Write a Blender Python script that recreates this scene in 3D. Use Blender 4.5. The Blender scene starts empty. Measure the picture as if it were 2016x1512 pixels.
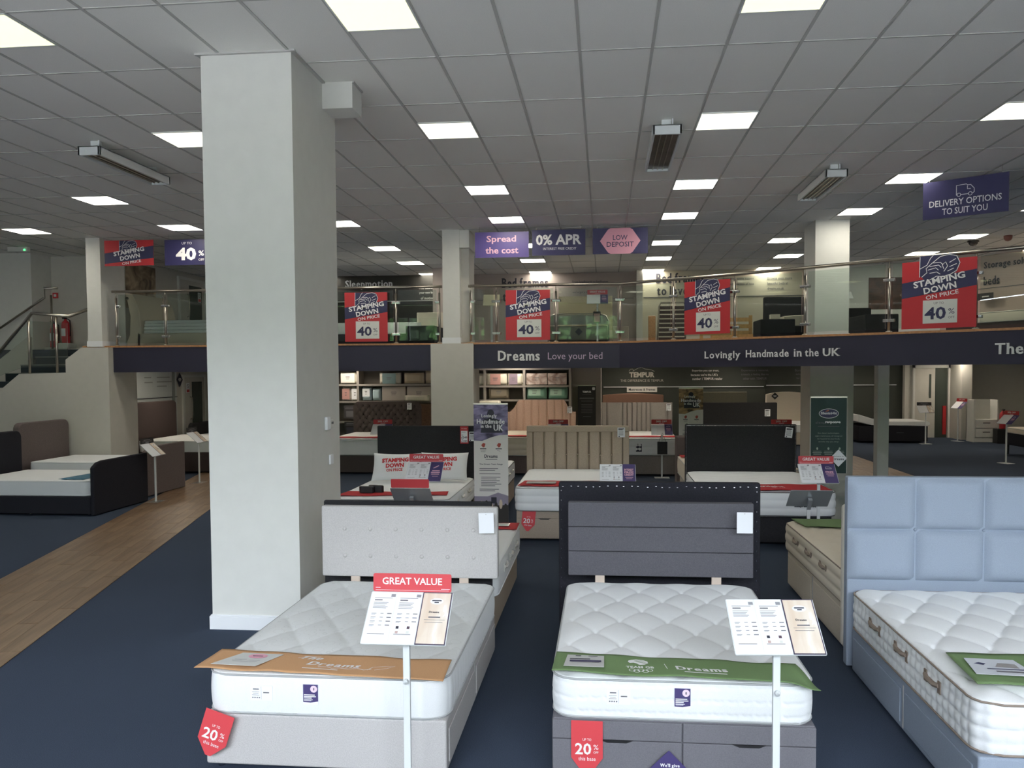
import bpy, math, random
import numpy as np
from mathutils import Vector, Matrix
random.seed(7)
PI = math.pi
scene = bpy.context.scene
col = scene.collection

# ------------------------------------------------------------------ camera
H = 2.165                                   # eye height above the shop floor
cam_d = bpy.data.cameras.new('camera'); cam = bpy.data.objects.new('camera', cam_d); col.objects.link(cam)
F, PIT, YAW, ROL, CX, CY = 1618.9, -.0419, .0968, -.0058, 1031.3, 799.
cy_, sy_, cp_, sp_, cr_, sr_ = math.cos(YAW), math.sin(YAW), math.cos(PIT), math.sin(PIT), math.cos(ROL), math.sin(ROL)
fw = Vector((-sy_*cp_, cy_*cp_, sp_)); r0 = Vector((cy_, sy_, 0)); u0 = r0.cross(fw)
rv = r0*cr_ + u0*sr_; uv = -r0*sr_ + u0*cr_
cam.matrix_world = Matrix(((rv.x, uv.x, -fw.x, 0), (rv.y, uv.y, -fw.y, 0), (rv.z, uv.z, -fw.z, H), (0, 0, 0, 1)))
cam_d.sensor_fit = 'HORIZONTAL'; cam_d.sensor_width = 36.0
cam_d.lens = F*36/2016; cam_d.shift_x = (1008-CX)/2016; cam_d.shift_y = (CY-756)/2016
cam_d.clip_start = .05; cam_d.clip_end = 200
scene.camera = cam

# ------------------------------------------------------------------ light and exposure
scene.view_settings.view_transform = 'Standard'; scene.view_settings.look = 'None'
scene.view_settings.gamma = 1.0; scene.view_settings.use_curve_mapping = False
scene.view_settings.exposure = 0.18
SKY = 16.5                                  # overcast daylight outside the shopfront
PANEL = 10.0                                 # ceiling panels
PANEL_LOW = 10.0                             # panels under the mezzanine
w = bpy.data.worlds.new('sky'); scene.world = w; w.use_nodes = True
nt = w.node_tree; bg = nt.nodes['Background']
bg.inputs['Color'].default_value = (.83, .885, 1.0, 1); bg.inputs['Strength'].default_value = SKY
for (px_, sx_) in ((-5.5, 8.6), (3.6, 8.6)):   # sampling portals in the shopfront openings
    ld = bpy.data.lights.new('window_portal', 'AREA'); ld.shape = 'RECTANGLE'; ld.size = sx_; ld.size_y = 4.1
    ld.cycles.is_portal = True
    lo = bpy.data.objects.new('window_portal', ld); col.objects.link(lo)
    lo.location = (px_, -1.62, 2.15); lo.rotation_euler = (PI/2, 0, 0)   # an area light shines along -Z: turned into the shop
scene.cycles.max_bounces = 8; scene.cycles.diffuse_bounces = 5; scene.cycles.glossy_bounces = 3
scene.cycles.transparent_max_bounces = 12; scene.cycles.sample_clamp_indirect = 4.0
scene.cycles.caustics_reflective = False; scene.cycles.caustics_refractive = False

# ------------------------------------------------------------------ materials
MC = {}
def lin(c):
    return tuple(((v/255)/12.92 if v/255 <= .04045 else ((v/255+.055)/1.055)**2.4) for v in c)
def mat(name, rgb, rough=.6, metal=0., kind=None, scale=60., amt=.15, bump=.2, emit=0., spec=.5, sheen=0.):
    """rgb is the sRGB colour of the thing itself"""
    if name in MC: return MC[name]
    m = bpy.data.materials.new(name); m.use_nodes = True; nt = m.node_tree; b = nt.nodes['Principled BSDF']
    c = lin(rgb)
    b.inputs['Base Color'].default_value = (*c, 1); b.inputs['Roughness'].default_value = rough
    b.inputs['Metallic'].default_value = metal; b.inputs['Specular IOR Level'].default_value = spec
    if sheen: b.inputs['Sheen Weight'].default_value = sheen
    if emit:
        b.inputs['Emission Color'].default_value = (*c, 1); b.inputs['Emission Strength'].default_value = emit
    if kind:
        tc = nt.nodes.new('ShaderNodeTexCoord'); n = nt.nodes.new('ShaderNodeTexNoise')
        mp = nt.nodes.new('ShaderNodeMapping'); nt.links.new(tc.outputs['Object'], mp.inputs[0]); nt.links.new(mp.outputs[0], n.inputs['Vector'])
        n.inputs['Scale'].default_value = scale; n.inputs['Detail'].default_value = 4
        if kind == 'brushed': mp.inputs['Scale'].default_value = (1, 1, .03)
        if kind == 'wood': mp.inputs['Scale'].default_value = (1, .06, 1)
        rp = nt.nodes.new('ShaderNodeValToRGB')
        rp.color_ramp.elements[0].position = .3; rp.color_ramp.elements[1].position = .7
        rp.color_ramp.elements[0].color = (*[v*(1-amt) for v in c], 1)
        rp.color_ramp.elements[1].color = (*[min(1, v*(1+amt)) for v in c], 1)
        nt.links.new(n.outputs['Fac'], rp.inputs[0]); nt.links.new(rp.outputs[0], b.inputs['Base Color'])
        if kind == 'carpet':          # broad wear patches on top of the pile noise
            n2 = nt.nodes.new('ShaderNodeTexNoise'); n2.inputs['Scale'].default_value = .9; n2.inputs['Detail'].default_value = 2
            nt.links.new(tc.outputs['Object'], n2.inputs['Vector'])
            mx = nt.nodes.new('ShaderNodeMix'); mx.data_type = 'RGBA'; mx.blend_type = 'MULTIPLY'; mx.inputs[0].default_value = .5
            nt.links.new(rp.outputs[0], mx.inputs[6]); nt.links.new(n2.outputs['Color'], mx.inputs[7])
            bw = nt.nodes.new('ShaderNodeRGBToBW'); nt.links.new(n2.outputs['Color'], bw.inputs[0]); 
            r2 = nt.nodes.new('ShaderNodeValToRGB'); r2.color_ramp.elements[0].color = (.75, .75, .75, 1); nt.links.new(n2.outputs['Fac'], r2.inputs[0])
            nt.links.new(r2.outputs[0], mx.inputs[7]); nt.links.new(mx.outputs[2], b.inputs['Base Color'])
        if kind == 'damask':          # grey ring pattern woven in the ticking
            v = nt.nodes.new('ShaderNodeTexVoronoi'); v.inputs['Scale'].default_value = 13
            nt.links.new(tc.outputs['Object'], v.inputs['Vector'])
            r2 = nt.nodes.new('ShaderNodeValToRGB'); e = r2.color_ramp.elements
            e[0].position = .40; e[0].color = (1, 1, 1, 1); e[1].position = .46; e[1].color = (1, 1, 1, 1)
            x = e.new(.43); x.color = (.88, .88, .87, 1)
            nt.links.new(v.outputs['Distance'], r2.inputs[0])
            mx = nt.nodes.new('ShaderNodeMix'); mx.data_type = 'RGBA'; mx.blend_type = 'MULTIPLY'; mx.inputs[0].default_value = 1
            nt.links.new(rp.outputs[0], mx.inputs[6]); nt.links.new(r2.outputs[0], mx.inputs[7]); nt.links.new(mx.outputs[2], b.inputs['Base Color'])
        if bump:
            bp = nt.nodes.new('ShaderNodeBump'); bp.inputs['Strength'].default_value = bump; bp.inputs['Distance'].default_value = .003
            nt.links.new(n.outputs['Fac'], bp.inputs['Height']); nt.links.new(bp.outputs[0], b.inputs['Normal'])
    MC[name] = m; return m
def fab(name, rgb, scale=220., amt=.22, bump=.35): return mat(name, rgb, .95, kind='fabric', scale=scale, amt=amt, bump=bump, spec=.15)
def photo_mat(name, cols, scale=5., distort=2., stretch=(1, 1, 1)):
    """abstract printed picture: blurred blotches in the photograph's colours"""
    if name in MC: return MC[name]
    m = bpy.data.materials.new(name); m.use_nodes = True; nt = m.node_tree; b = nt.nodes['Principled BSDF']; b.inputs['Roughness'].default_value = .5
    tc = nt.nodes.new('ShaderNodeTexCoord'); mp = nt.nodes.new('ShaderNodeMapping'); n = nt.nodes.new('ShaderNodeTexNoise'); rp = nt.nodes.new('ShaderNodeValToRGB')
    mp.inputs['Scale'].default_value = stretch
    nt.links.new(tc.outputs['Object'], mp.inputs[0]); nt.links.new(mp.outputs[0], n.inputs['Vector'])
    n.inputs['Scale'].default_value = scale; n.inputs['Detail'].default_value = 3; n.inputs['Distortion'].default_value = distort
    e = rp.color_ramp.elements
    for i, c in enumerate(cols):
        p = .3+.4*i/(len(cols)-1)
        x = e[0] if i == 0 else (e[1] if i == len(cols)-1 else e.new(p)); x.position = p; x.color = (*lin(c), 1)
    nt.links.new(n.outputs['Fac'], rp.inputs[0]); nt.links.new(rp.outputs[0], b.inputs['Base Color']); MC[name] = m; return m
def glass_mat(tint=(.88, .93, .90, 1)):
    m = bpy.data.materials.new('clear_glass'); m.use_nodes = True; nt = m.node_tree
    for n in list(nt.nodes): nt.nodes.remove(n)
    o = nt.nodes.new('ShaderNodeOutputMaterial'); mx = nt.nodes.new('ShaderNodeMixShader'); t = nt.nodes.new('ShaderNodeBsdfTransparent')
    g = nt.nodes.new('ShaderNodeBsdfGlossy'); fr = nt.nodes.new('ShaderNodeFresnel'); fr.inputs[0].default_value = 1.5
    t.inputs[0].default_value = tint; g.inputs['Roughness'].default_value = .0; g.inputs['Color'].default_value = (1, 1, 1, 1)
    nt.links.new(fr.outputs[0], mx.inputs[0]); nt.links.new(t.outputs[0], mx.inputs[1]); nt.links.new(g.outputs[0], mx.inputs[2]); nt.links.new(mx.outputs[0], o.inputs[0])
    return m
GLASS = glass_mat(); WGLASS = glass_mat((.97, .97, .97, 1))
PAINT = mat('white_paint', (222, 222, 216), .7, kind='p', scale=8, amt=.02, bump=.03)
PAINTC = mat('cream_paint', (204, 201, 192), .75, kind='p', scale=8, amt=.02, bump=.03)
TILE = mat('ceiling_tile', (246, 245, 240), .9, kind='p', scale=180, amt=.05, bump=.2)
GRID = mat('ceiling_grid', (184, 184, 180), .5)
SKIRT = mat('skirting', (238, 240, 242), .4)
CARPET = mat('navy_carpet', (66, 76, 92), 1., kind='carpet', scale=260, amt=.35, bump=.6, spec=.1)
STEEL = mat('brushed_steel', (176, 170, 158), .28, metal=1., kind='brushed', scale=90, amt=.08, bump=0)
CHROME = mat('chrome', (225, 225, 228), .15, metal=1.)
WHITEM = mat('white_metal', (226, 230, 230), .35)
NAVY = mat('navy_panel', (39, 38, 58), .55)
NAVYS = mat('navy_sign', (45, 43, 84), .45)
PURPLE = mat('purple_print', (72, 62, 112), .5)
RED = mat('red_card', (202, 60, 68), .45)
REDD = mat('red_sign', (184, 44, 50), .5)
WHITEC = mat('white_card', (244, 246, 250), .45)
OFFW = mat('off_white_print', (232, 228, 222), .5)
LETW = mat('white_letters', (240, 240, 240), .5)
LETG = mat('grey_letters', (110, 108, 112), .6)
LETD = mat('dark_letters', (48, 48, 60), .6)
LETP = mat('pink_letters', (226, 178, 196), .6)
PINKC = mat('pink_print', (222, 160, 178), .6)
BLACK = mat('black_plastic', (26, 26, 28), .5)
OAK = mat('oak_trim', (176, 128, 86), .45, kind='wood', scale=30, amt=.2, bump=.05)
PLANK = mat('laminate_plank', (128, 104, 80), .38, kind='wood', scale=22, amt=.3, bump=.05)
PLANK2 = mat('laminate_plank_b', (120, 96, 73), .38, kind='wood', scale=26, amt=.3, bump=.05)

# ------------------------------------------------------------------ helpers
def tag(o, label=None, cat=None, group=None, kind=None):
    if label: o['label'] = label
    if cat: o['category'] = cat
    if group: o['group'] = group
    if kind: o['kind'] = kind
    return o
def empty(name, loc, rz=0., **k):
    o = bpy.data.objects.new(name, None); col.objects.link(o); o.location = loc; o.rotation_euler = (0, 0, rz); o.empty_display_size = .1
    return tag(o, **k)
class MB:
    def __init__(s): s.v = []; s.f = []; s.mi = []
    def add(s, v, f, mi=0):
        b = len(s.v); s.v += [tuple(p) for p in v]; s.f += [tuple(i+b for i in q) for q in f]; s.mi += [mi]*len(f); return s
    def box(s, x0, x1, y0, y1, z0, z1, mi=0):
        v = [(x, y, z) for z in (z0, z1) for y in (y0, y1) for x in (x0, x1)]
        return s.add(v, [(0, 2, 3, 1), (4, 5, 7, 6), (0, 1, 5, 4), (2, 6, 7, 3), (0, 4, 6, 2), (1, 3, 7, 5)], mi)
    def prism(s, poly, a0, a1, axis='z', mi=0):
        n = len(poly)
        def P(p, a): return (p[0], p[1], a) if axis == 'z' else ((p[0], a, p[1]) if axis == 'y' else (a, p[0], p[1]))
        v = [P(p, a0) for p in poly]+[P(p, a1) for p in poly]
        f = [tuple(range(n-1, -1, -1)), tuple(range(n, 2*n))]+[(i, (i+1) % n, n+(i+1) % n, n+i) for i in range(n)]
        return s.add(v, f, mi)
    def tube(s, pts, r, n=10, closed=False, cap=True):
        pts = [Vector(p) for p in pts]; m = len(pts); rings = []; up = None
        for i, p in enumerate(pts):
            if closed: t = (pts[(i+1) % m]-pts[i-1])
            else: t = pts[min(i+1, m-1)]-pts[max(i-1, 0)]
            t.normalize()
            if up is None:
                up = Vector((0, 0, 1)) if abs(t.z) < .9 else Vector((1, 0, 0))
            a = t.cross(up); a.normalize(); b = a.cross(t); b.normalize(); up = b
            rr = r[i] if isinstance(r, (list, tuple)) else r
            rings.append([p+a*math.cos(2*PI*k/n)*rr+b*math.sin(2*PI*k/n)*rr for k in range(n)])
        v = [q for g in rings for q in g]; f = []
        for i in range(m if closed else m-1):
            j = (i+1) % m
            f += [(i*n+k, i*n+(k+1) % n, j*n+(k+1) % n, j*n+k) for k in range(n)]
        if not closed and cap: f += [tuple(range(n-1, -1, -1)), tuple((m-1)*n+k for k in range(n))]
        return s.add(v, f)
    def cyl(s, x, y, z0, z1, r, n=16, r2=None): return s.tube([(x, y, z0), (x, y, z1)], [r, r if r2 is None else r2], n)
    def lathe(s, prof, c=(0, 0, 0), n=20):
        v = []; f = []
        for (r, z) in prof: v += [(c[0]+r*math.cos(2*PI*k/n), c[1]+r*math.sin(2*PI*k/n), c[2]+z) for k in range(n)]
        for i in range(len(prof)-1): f += [(i*n+k, i*n+(k+1) % n, (i+1)*n+(k+1) % n, (i+1)*n+k) for k in range(n)]
        f += [tuple(range(n-1, -1, -1)), tuple((len(prof)-1)*n+k for k in range(n))]
        return s.add(v, f)
    def strip(s, pts, wd, z=0., closed=False):
        """flat ribbon in the XY plane"""
        m = len(pts); L = []; R_ = []
        for i in range(m):
            a = pts[i-1] if (closed or i > 0) else pts[i]; b = pts[(i+1) % m] if (closed or i < m-1) else pts[i]
            dx, dy = b[0]-a[0], b[1]-a[1]; d = math.hypot(dx, dy) or 1; nx, ny = -dy/d*wd/2, dx/d*wd/2
            L.append((pts[i][0]+nx, pts[i][1]+ny, z)); R_.append((pts[i][0]-nx, pts[i][1]-ny, z))
        f = [(i, (i+1) % m, m+(i+1) % m, m+i) for i in range(m if closed else m-1)]
        return s.add(R_+L, f)
    def rect(s, x0, x1, y0, y1, z=0.): return s.add([(x0, y0, z), (x1, y0, z), (x1, y1, z), (x0, y1, z)], [(0, 1, 2, 3)])
    def mesh(s, name, m, smooth=False):
        me = bpy.data.meshes.new(name); me.from_pydata(s.v, [], s.f)
        for x in (m if isinstance(m, (list, tuple)) else [m]): me.materials.append(x)
        if any(s.mi): me.polygons.foreach_set('material_index', s.mi)
        if smooth: me.polygons.foreach_set('use_smooth', [True]*len(s.f))
        me.update(); return me
    def build(s, name, m, parent=None, smooth=False, bevel=0., seg=2, loc=None, rot=None, **k):
        o = bpy.data.objects.new(name, s.mesh(name, m, smooth)); col.objects.link(o)
        if parent: o.parent = parent
        if loc is not None: o.location = loc
        if rot is not None: o.rotation_euler = rot
        if bevel:
            b = o.modifiers.new('bevel', 'BEVEL'); b.width = bevel; b.segments = seg; b.limit_method = 'ANGLE'
            for p in o.data.polygons: p.use_smooth = True
            o.data.update()
            try: o.modifiers.new('wn', 'WEIGHTED_NORMAL')
            except Exception: pass
        return tag(o, **k)
def inst(me, name, parent=None, loc=(0, 0, 0), rot=(0, 0, 0), **k):
    o = bpy.data.objects.new(name, me); col.objects.link(o); o.location = loc; o.rotation_euler = rot
    if parent: o.parent = parent
    return tag(o, **k)
def box(name, m, a, parent=None, bevel=0., **k): return MB().box(*a).build(name, m, parent, bevel=bevel, **k)
def copy_tree(o, parent=None, **k):
    c = o.copy(); col.objects.link(c); c.parent = parent
    for ch in o.children: copy_tree(ch, c)
    return tag(c, **k)

TC = {}
def glyphs(body, bold, align='CENTER'):
    key = (body, bold)
    if key not in TC:
        cu = bpy.data.curves.new('txt', 'FONT'); cu.body = body; cu.size = 1; cu.offset = bold; cu.resolution_u = 2; cu.fill_mode = 'BOTH'
        o = bpy.data.objects.new('txt', cu); me = bpy.data.meshes.new_from_object(o)
        v = np.empty(len(me.vertices)*3); me.vertices.foreach_get('co', v); v = v.reshape(-1, 3)
        f = [tuple(p.vertices) for p in me.polygons]
        bpy.data.objects.remove(o); bpy.data.curves.remove(cu); bpy.data.meshes.remove(me)
        if len(v) == 0: v = np.zeros((3, 3)); f = []
        TC[key] = (v, f)
    return TC[key]
SER = {'D': ([.14], [.14]), 'r': ([.2], [.12]), 'm': ([.09, .5, .91], [.06]), 'n': ([.14, .86], [.1]), 'h': ([.14, .86], [.1]), 'L': ([.12], [.12]),
       'v': ([], [.08, .92]), 'y': ([], [.08, .92]), 'i': ([.5], []), 'l': ([.5], [.4]), 'H': ([.12, .88], [.12, .88]), 'd': ([.9], [.82]), 'f': ([.4], []),
       'p': ([.12], []), 'T': ([.5], []), 'U': ([], [.12, .88]), 'K': ([.12, .9], [.12, .9]), 'B': ([.1], [.1]), 'W': ([], [.06, .94]), 'b': ([], [.1]), 'u': ([.9], [.06, .8]), 'w': ([], [.06, .94])}
def text(parent, body, x, y, wd, ht, m, layer=1, serif=False, bold=.02, rot=0., shear=0., name='lettering', warp=None, lz=.0012, **k):
    """flat print: the words scaled to wd x ht around (x, y) in the parent's XY plane"""
    if serif:
        V = []; Fc = []; cur = 0.; nb = 0
        for ch in body:
            if ch == ' ': cur += .28; continue
            v, f = glyphs(ch, .012); v = v.copy(); x0, x1 = v[:, 0].min(), v[:, 0].max(); y0, y1 = v[:, 1].min(), v[:, 1].max()
            v[:, 0] += cur-x0; wch = x1-x0
            for d in (0, .055): 
                q = v.copy(); q[:, 0] += d; q[:, 2] = d*8; V.append(q); Fc += [tuple(i+nb for i in g) for g in f]; nb += len(q)
            bs, ts = SER.get(ch, ([], []))
            for (fr, yy) in [(a, max(y0, 0) if ch != 'p' else y0) for a in bs]+[(a, y1-.035) for a in ts]:
                cx = cur+(wch+.055)*fr; s2 = .085
                V.append(np.array([(cx-s2, yy, 0), (cx+s2, yy, 0), (cx+s2, yy+.035, 0), (cx-s2, yy+.035, 0)])); Fc.append((nb, nb+1, nb+2, nb+3)); nb += 4
            cur += wch+.055+.075
        v = np.concatenate(V)
    else:
        v, Fc = glyphs(body, bold); v = v.copy()
    mn, mx = v[:, :2].min(0), v[:, :2].max(0); c = (mn+mx)/2; s_ = np.maximum(mx-mn, 1e-6)
    q = (v[:, :2]-c)/s_*np.array([wd, ht]); q[:, 0] += q[:, 1]*shear
    ca, sa = math.cos(rot), math.sin(rot)
    X = q[:, 0]*ca-q[:, 1]*sa+x; Y = q[:, 0]*sa+q[:, 1]*ca+y; Z = np.full(len(X), layer*lz)+v[:, 2]*lz*(1 if serif else 0)
    pts = list(zip(X.tolist(), Y.tolist(), Z.tolist()))
    if warp: pts = [warp(*p) for p in pts]
    mb = MB(); mb.add(pts, Fc); o = mb.build(name, m, parent); return tag(o, **k)
def bars(parent, rows, m, layer=1, name='small_print', lz=.0012, warp=None):
    """illegible small print: rows = (x0, x1, y, height)"""
    mb = MB()
    for (a, b, y, h) in rows: 
        q = [(a, y-h/2, layer*lz), (b, y-h/2, layer*lz), (b, y+h/2, layer*lz), (a, y+h/2, layer*lz)]
        if warp: q = [warp(*p) for p in q]
        mb.add(q, [(0, 1, 2, 3)])
    return mb.build(name, m, parent, kind='stuff')
def patch(parent, poly, m, layer=1, name='print_panel', lz=.0012):
    mb = MB(); mb.add([(p[0], p[1], layer*lz) for p in poly], [tuple(range(len(poly)))]); return mb.build(name, m, parent)
def rectp(x0, x1, y0, y1): return [(x0, y0), (x1, y0), (x1, y1), (x0, y1)]
def circ(cx, cy, rx, ry=None, n=24): return [(cx+rx*math.cos(2*PI*k/n), cy+(ry or rx)*math.sin(2*PI*k/n)) for k in range(n)]
def rrect(w_, h_, r, n=5):
    out = []
    for (sx, sy, a0) in ((1, 1, 0), (-1, 1, 90), (-1, -1, 180), (1, -1, 270)):
        for k in range(n+1):
            a = math.radians(a0+90*k/n); out.append((sx*(w_/2-r)+r*math.cos(a), sy*(h_/2-r)+r*math.sin(a)))
    return out
def board(name, w_, h_, m, loc, rz=0., tilt=PI/2, th=.006, parent=None, poly=None, **k):
    """flat thing whose XY plane is its printed face; tilt = pi/2 stands it upright facing -Y turned by rz"""
    mb = MB().prism(poly or rrect(w_, h_, min(.004, w_/10)), -th, 0)
    return mb.build(name, m, parent, loc=loc, rot=(tilt, 0, rz), **k)
# ================================================================== SETTING
def struct(name, mb, m, **k): return mb.build(name, m, kind='structure', **k)
CEIL = 4.786; XL, XR, YF, YB = -15.0, 13.2, -1.7, 28.0
TX, TY, GX, GY = .59, 1.18, -.19, 5.69
struct('floor', MB().box(XL, XR, YF, YB, -.12, 0), CARPET)
floor = bpy.data.objects['floor']
# laminate walkway: planks laid one by one between the carpets (left aisle, right aisle, rear aisle)
pl_me = MB().box(-.087, .087, -.595, .595, 0, .006).mesh('plank', PLANK); pl_me2 = MB().box(-.087, .087, -.595, .595, 0, .006).mesh('plank', PLANK2)
def walkway(cx, cy, ang, n_across, n_along):
    for a in range(n_across):
        for b in range(n_along):
            u = (a-(n_across-1)/2)*.176; v_ = b*1.2+(a*.43 % 1.2)
            if v_ > n_along*1.2-.6 and a % 2: pass
            p = Vector((cx+u*math.cos(ang)-v_*math.sin(ang), cy+u*math.sin(ang)+v_*math.cos(ang), 0))
            inst(pl_me if (a*7+b*3) % 5 < 3 else pl_me2, 'plank', floor, p, (0, 0, ang))
walkway(-3.40, -.8, math.atan(.262), 7, 19)
walkway(5.55, 11.6, 0, 8, 8)
# walls
struct('wall_left', MB().box(XL-.15, XL, YF, 15.0, 0, CEIL), PAINTC)
struct('wall_left_rear', MB().box(XL-.15, XL, 15.0, YB+.15, 0, CEIL+.1), PAINTC); struct('wall_end', MB().box(XL, XR, YB, YB+.15, 0, CEIL+.1), PAINTC)
struct('wall_right', MB().box(XR, XR+.15, YF, YB, 0, CEIL+.3), PAINTC)
struct('ceiling_slab', MB().box(XL, XR, YF-.2, YB, CEIL+.06, CEIL+.2), PAINTC)
# shopfront behind the camera
sf = MB()
sf.box(XL, -9.9, YF-.15, YF, 0, CEIL); sf.box(8.0, XR, YF-.15, YF, 0, CEIL); sf.box(-9.9, 8.0, YF-.15, YF, 4.3, CEIL); sf.box(-9.9, 8.0, YF-.15, YF, 0, .1); sf.box(-1.15, -.75, YF-.15, YF, .1, 4.3)
struct('wall_front', sf, PAINT)
win = empty('window_1', (0, YF-.08, 0)); tag(win, kind='structure')
for x in (-9.85, -7.7, -5.5, -3.3, -1.2, -.72, 1.45, 3.6, 5.8, 7.95):
    box('mullion', WHITEM, (x-.04, x+.04, -.05, .05, .1, 4.3), win)
MB().box(-9.9, -1.15, -.004, .004, .1, 4.3).build('pane', WGLASS, win); MB().box(-.75, 8.0, -.004, .004, .1, 4.3).build('pane', WGLASS, win)
# outside: pavement and a few trees, seen only as reflections in the balustrade glass
struct('ground', MB().box(-60, 60, -60, YF-.2, -.3, -.13), mat('light_concrete', (200, 198, 194), .9, kind='p', scale=20))  # ground colour raised to bounce more daylight up onto the ceiling
LEAF = mat('leaf_green', (70, 106, 46), .7, kind='p', scale=9, amt=.5, bump=1); BARK = mat('bark', (82, 70, 58), .9)
def tree(x, y, h, r, lab):
    t = empty('tree', (x, y, -.13), label=lab, cat='tree')
    MB().tube([(0, 0, 0), (.08, .03, h*.5), (0, 0, h*.8)], [.14, .1, .05]).build('trunk', BARK, t)
    mb = MB(); rr = random.Random(int(x*10))
    for k in range(420):
        a, b, d = rr.uniform(0, 2*PI), rr.uniform(-1, 1), r*rr.uniform(.55, 1)**.5
        c = Vector((math.cos(a)*d*math.sqrt(1-b*b), math.sin(a)*d*math.sqrt(1-b*b), h*.72+b*h*.32))
        q = Vector((rr.uniform(-1, 1), rr.uniform(-1, 1), rr.uniform(-.5, 1))).normalized(); e1 = q.orthogonal().normalized()*.22; e2 = q.cross(e1)
        mb.add([c+e1, c+e2, c-e1, c-e2], [(0, 1, 2, 3)])
    mb.build('foliage', LEAF, t, kind='stuff')
for i, (x, y, h, r) in enumerate([(-13, -13, 6, 2.4), (-7, -16, 7, 3), (2, -14, 5.5, 2.4), (7, -17, 7.5, 3.2), (12, -13, 6, 2.5), (-1.5, -19, 7, 3)]):
    tree(x, y, h, r, ['broad green tree outside at the far left of the shopfront', 'tall green tree outside left of the shopfront centre', 'small green tree outside nearest the shopfront centre', 'tallest green tree outside right of the shopfront', 'round green tree outside at the far right of the shopfront', 'green tree farthest back outside, behind the shopfront middle'][i])

BACKDROP = mat('backdrop_green', (46, 62, 38), .9, kind='p', scale=3, amt=.6, bump=1)  # unseen backdrop added behind the trees to keep the glass reflections dark green
hg = MB(); rr = random.Random(9); hg.box(-42, 42, -28.6, -28, -.13, 8.2)
for k in range(5200):
    c = Vector((rr.uniform(-42, 42), -27.6+rr.uniform(-.9, .9), rr.uniform(0, 8.6+math.sin(k*.7)*.9))); q = Vector((rr.uniform(-1, 1), 1, rr.uniform(-.6, 1))).normalized(); e1 = q.orthogonal().normalized()*.42; e2 = q.cross(e1)
    hg.add([c+e1, c+e2, c-e1, c-e2], [(0, 1, 2, 3)])
hg.build('added_backdrop', BACKDROP, None, label='added dark leafy backdrop behind the trees, darkening the glass reflections', cat='added_backdrop')
# suspended ceiling: inlay tiles in a metal grid, light panels in some of the bays
ceil = MB()
I0, I1, J0, J1 = -25, 22, -6, 14
for i in range(I0, I1+1): ceil.box(GX+i*TX-.012, GX+i*TX+.012, GY+J0*TY, GY+J1*TY-.1, CEIL-.004, CEIL+.02)
for j in range(J0, J1+1): ceil.box(GX+I0*TX, GX+I1*TX, GY+j*TY-.009, GY+j*TY+.009, CEIL-.002, CEIL+.02)
lightcells = {}
LT = {0: (-18, -13, -8, -3, 2, 7), 5: (-18, -13, -8, -3, 2, 7, 12), 10: (-18, -13, -8, -3, 2, 7, 12), 14: (-18, -13, -8, -3, 2, 7, 12), 19: (-8, -3, 2, 6, 12, 16), 23: (-8, -3, 2, 7, 12, 16), 27: (-13, -8, -3, 2, 7, 12), -5: (-13, -8, -3, 2, 7)}
for hr, cs in LT.items():
    for c in cs: lightcells[(c, hr//2)] = hr % 2
struct('ceiling', ceil, GRID); ceilo = bpy.data.objects['ceiling']
t_me = MB().box(-TX/2+.006, TX/2-.006, -TY/2+.004, TY/2-.004, CEIL+.003, CEIL+.024).mesh('ceiling_tile', TILE)
th_me = MB().box(-TX/2+.006, TX/2-.006, -TY/4+.002, TY/4-.004, CEIL+.003, CEIL+.024).mesh('ceiling_tile', TILE)
tiles = []
for i in range(I0, I1):
    for j in range(J0, J1):
        cx, cy = GX+(i+.5)*TX, GY+(j+.5)*TY
        if (i, j) in lightcells:
            tiles.append((cx, cy+(TY/4 if lightcells[(i, j)] == 0 else -TY/4), th_me))
        else: tiles.append((cx, cy, t_me))
def seen(cx, cy):                                        # how large a tile shows
    d = math.hypot(cx, cy); return (cy > 3.2 and -.62 < (cx+.097*cy)/max(cy, .1) < .66), d
tiles.sort(key=lambda t: (not seen(t[0], t[1])[0], seen(t[0], t[1])[1]))
for k, (cx, cy, me) in enumerate(tiles[:292]): inst(me, 'ceiling_tile', ceilo, (cx, cy, 0))
far = MB()
for (cx, cy, me) in tiles[292:]:
    hy = TY/2-.004 if me is t_me else TY/4-.004
    far.box(cx-TX/2+.006, cx+TX/2-.006, cy-hy, cy+hy, CEIL+.003, CEIL+.024)
far.build('ceiling_tile_field', TILE, ceilo, kind='stuff')
def emis(name, rgb, s):
    m = bpy.data.materials.new(name); m.use_nodes = True; b = m.node_tree.nodes['Principled BSDF']
    b.inputs['Base Color'].default_value = (.8, .8, .8, 1); b.inputs['Emission Color'].default_value = (*lin(rgb), 1); b.inputs['Emission Strength'].default_value = s; return m
def light_panel(x, y, z, m, lab, sx=.56, grp='square light panels in the ceiling grid'):
    t = empty('light_panel', (x, y, z), label=lab, cat='light panel', group=grp)
    MB().box(-sx/2, sx/2, -.28, .28, .0, .004).build('diffuser', m, t)
    fr = MB(); 
    for (a, b, c, d) in ((-sx/2-.012, -sx/2, -.292, .292), (sx/2, sx/2+.012, -.292, .292), (-sx/2, sx/2, -.292, -.28), (-sx/2, sx/2, .28, .292)): fr.box(a, b, c, d, -.004, .02)
    fr.build('frame', WHITEM, t); return t
EM = emis('panel_light', (255, 248, 232), PANEL*1.5); EMY = emis('panel_light_warm', (255, 251, 190), 1.25); EMM = emis('panel_light_mid', (255, 250, 222), 2.2)
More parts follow.
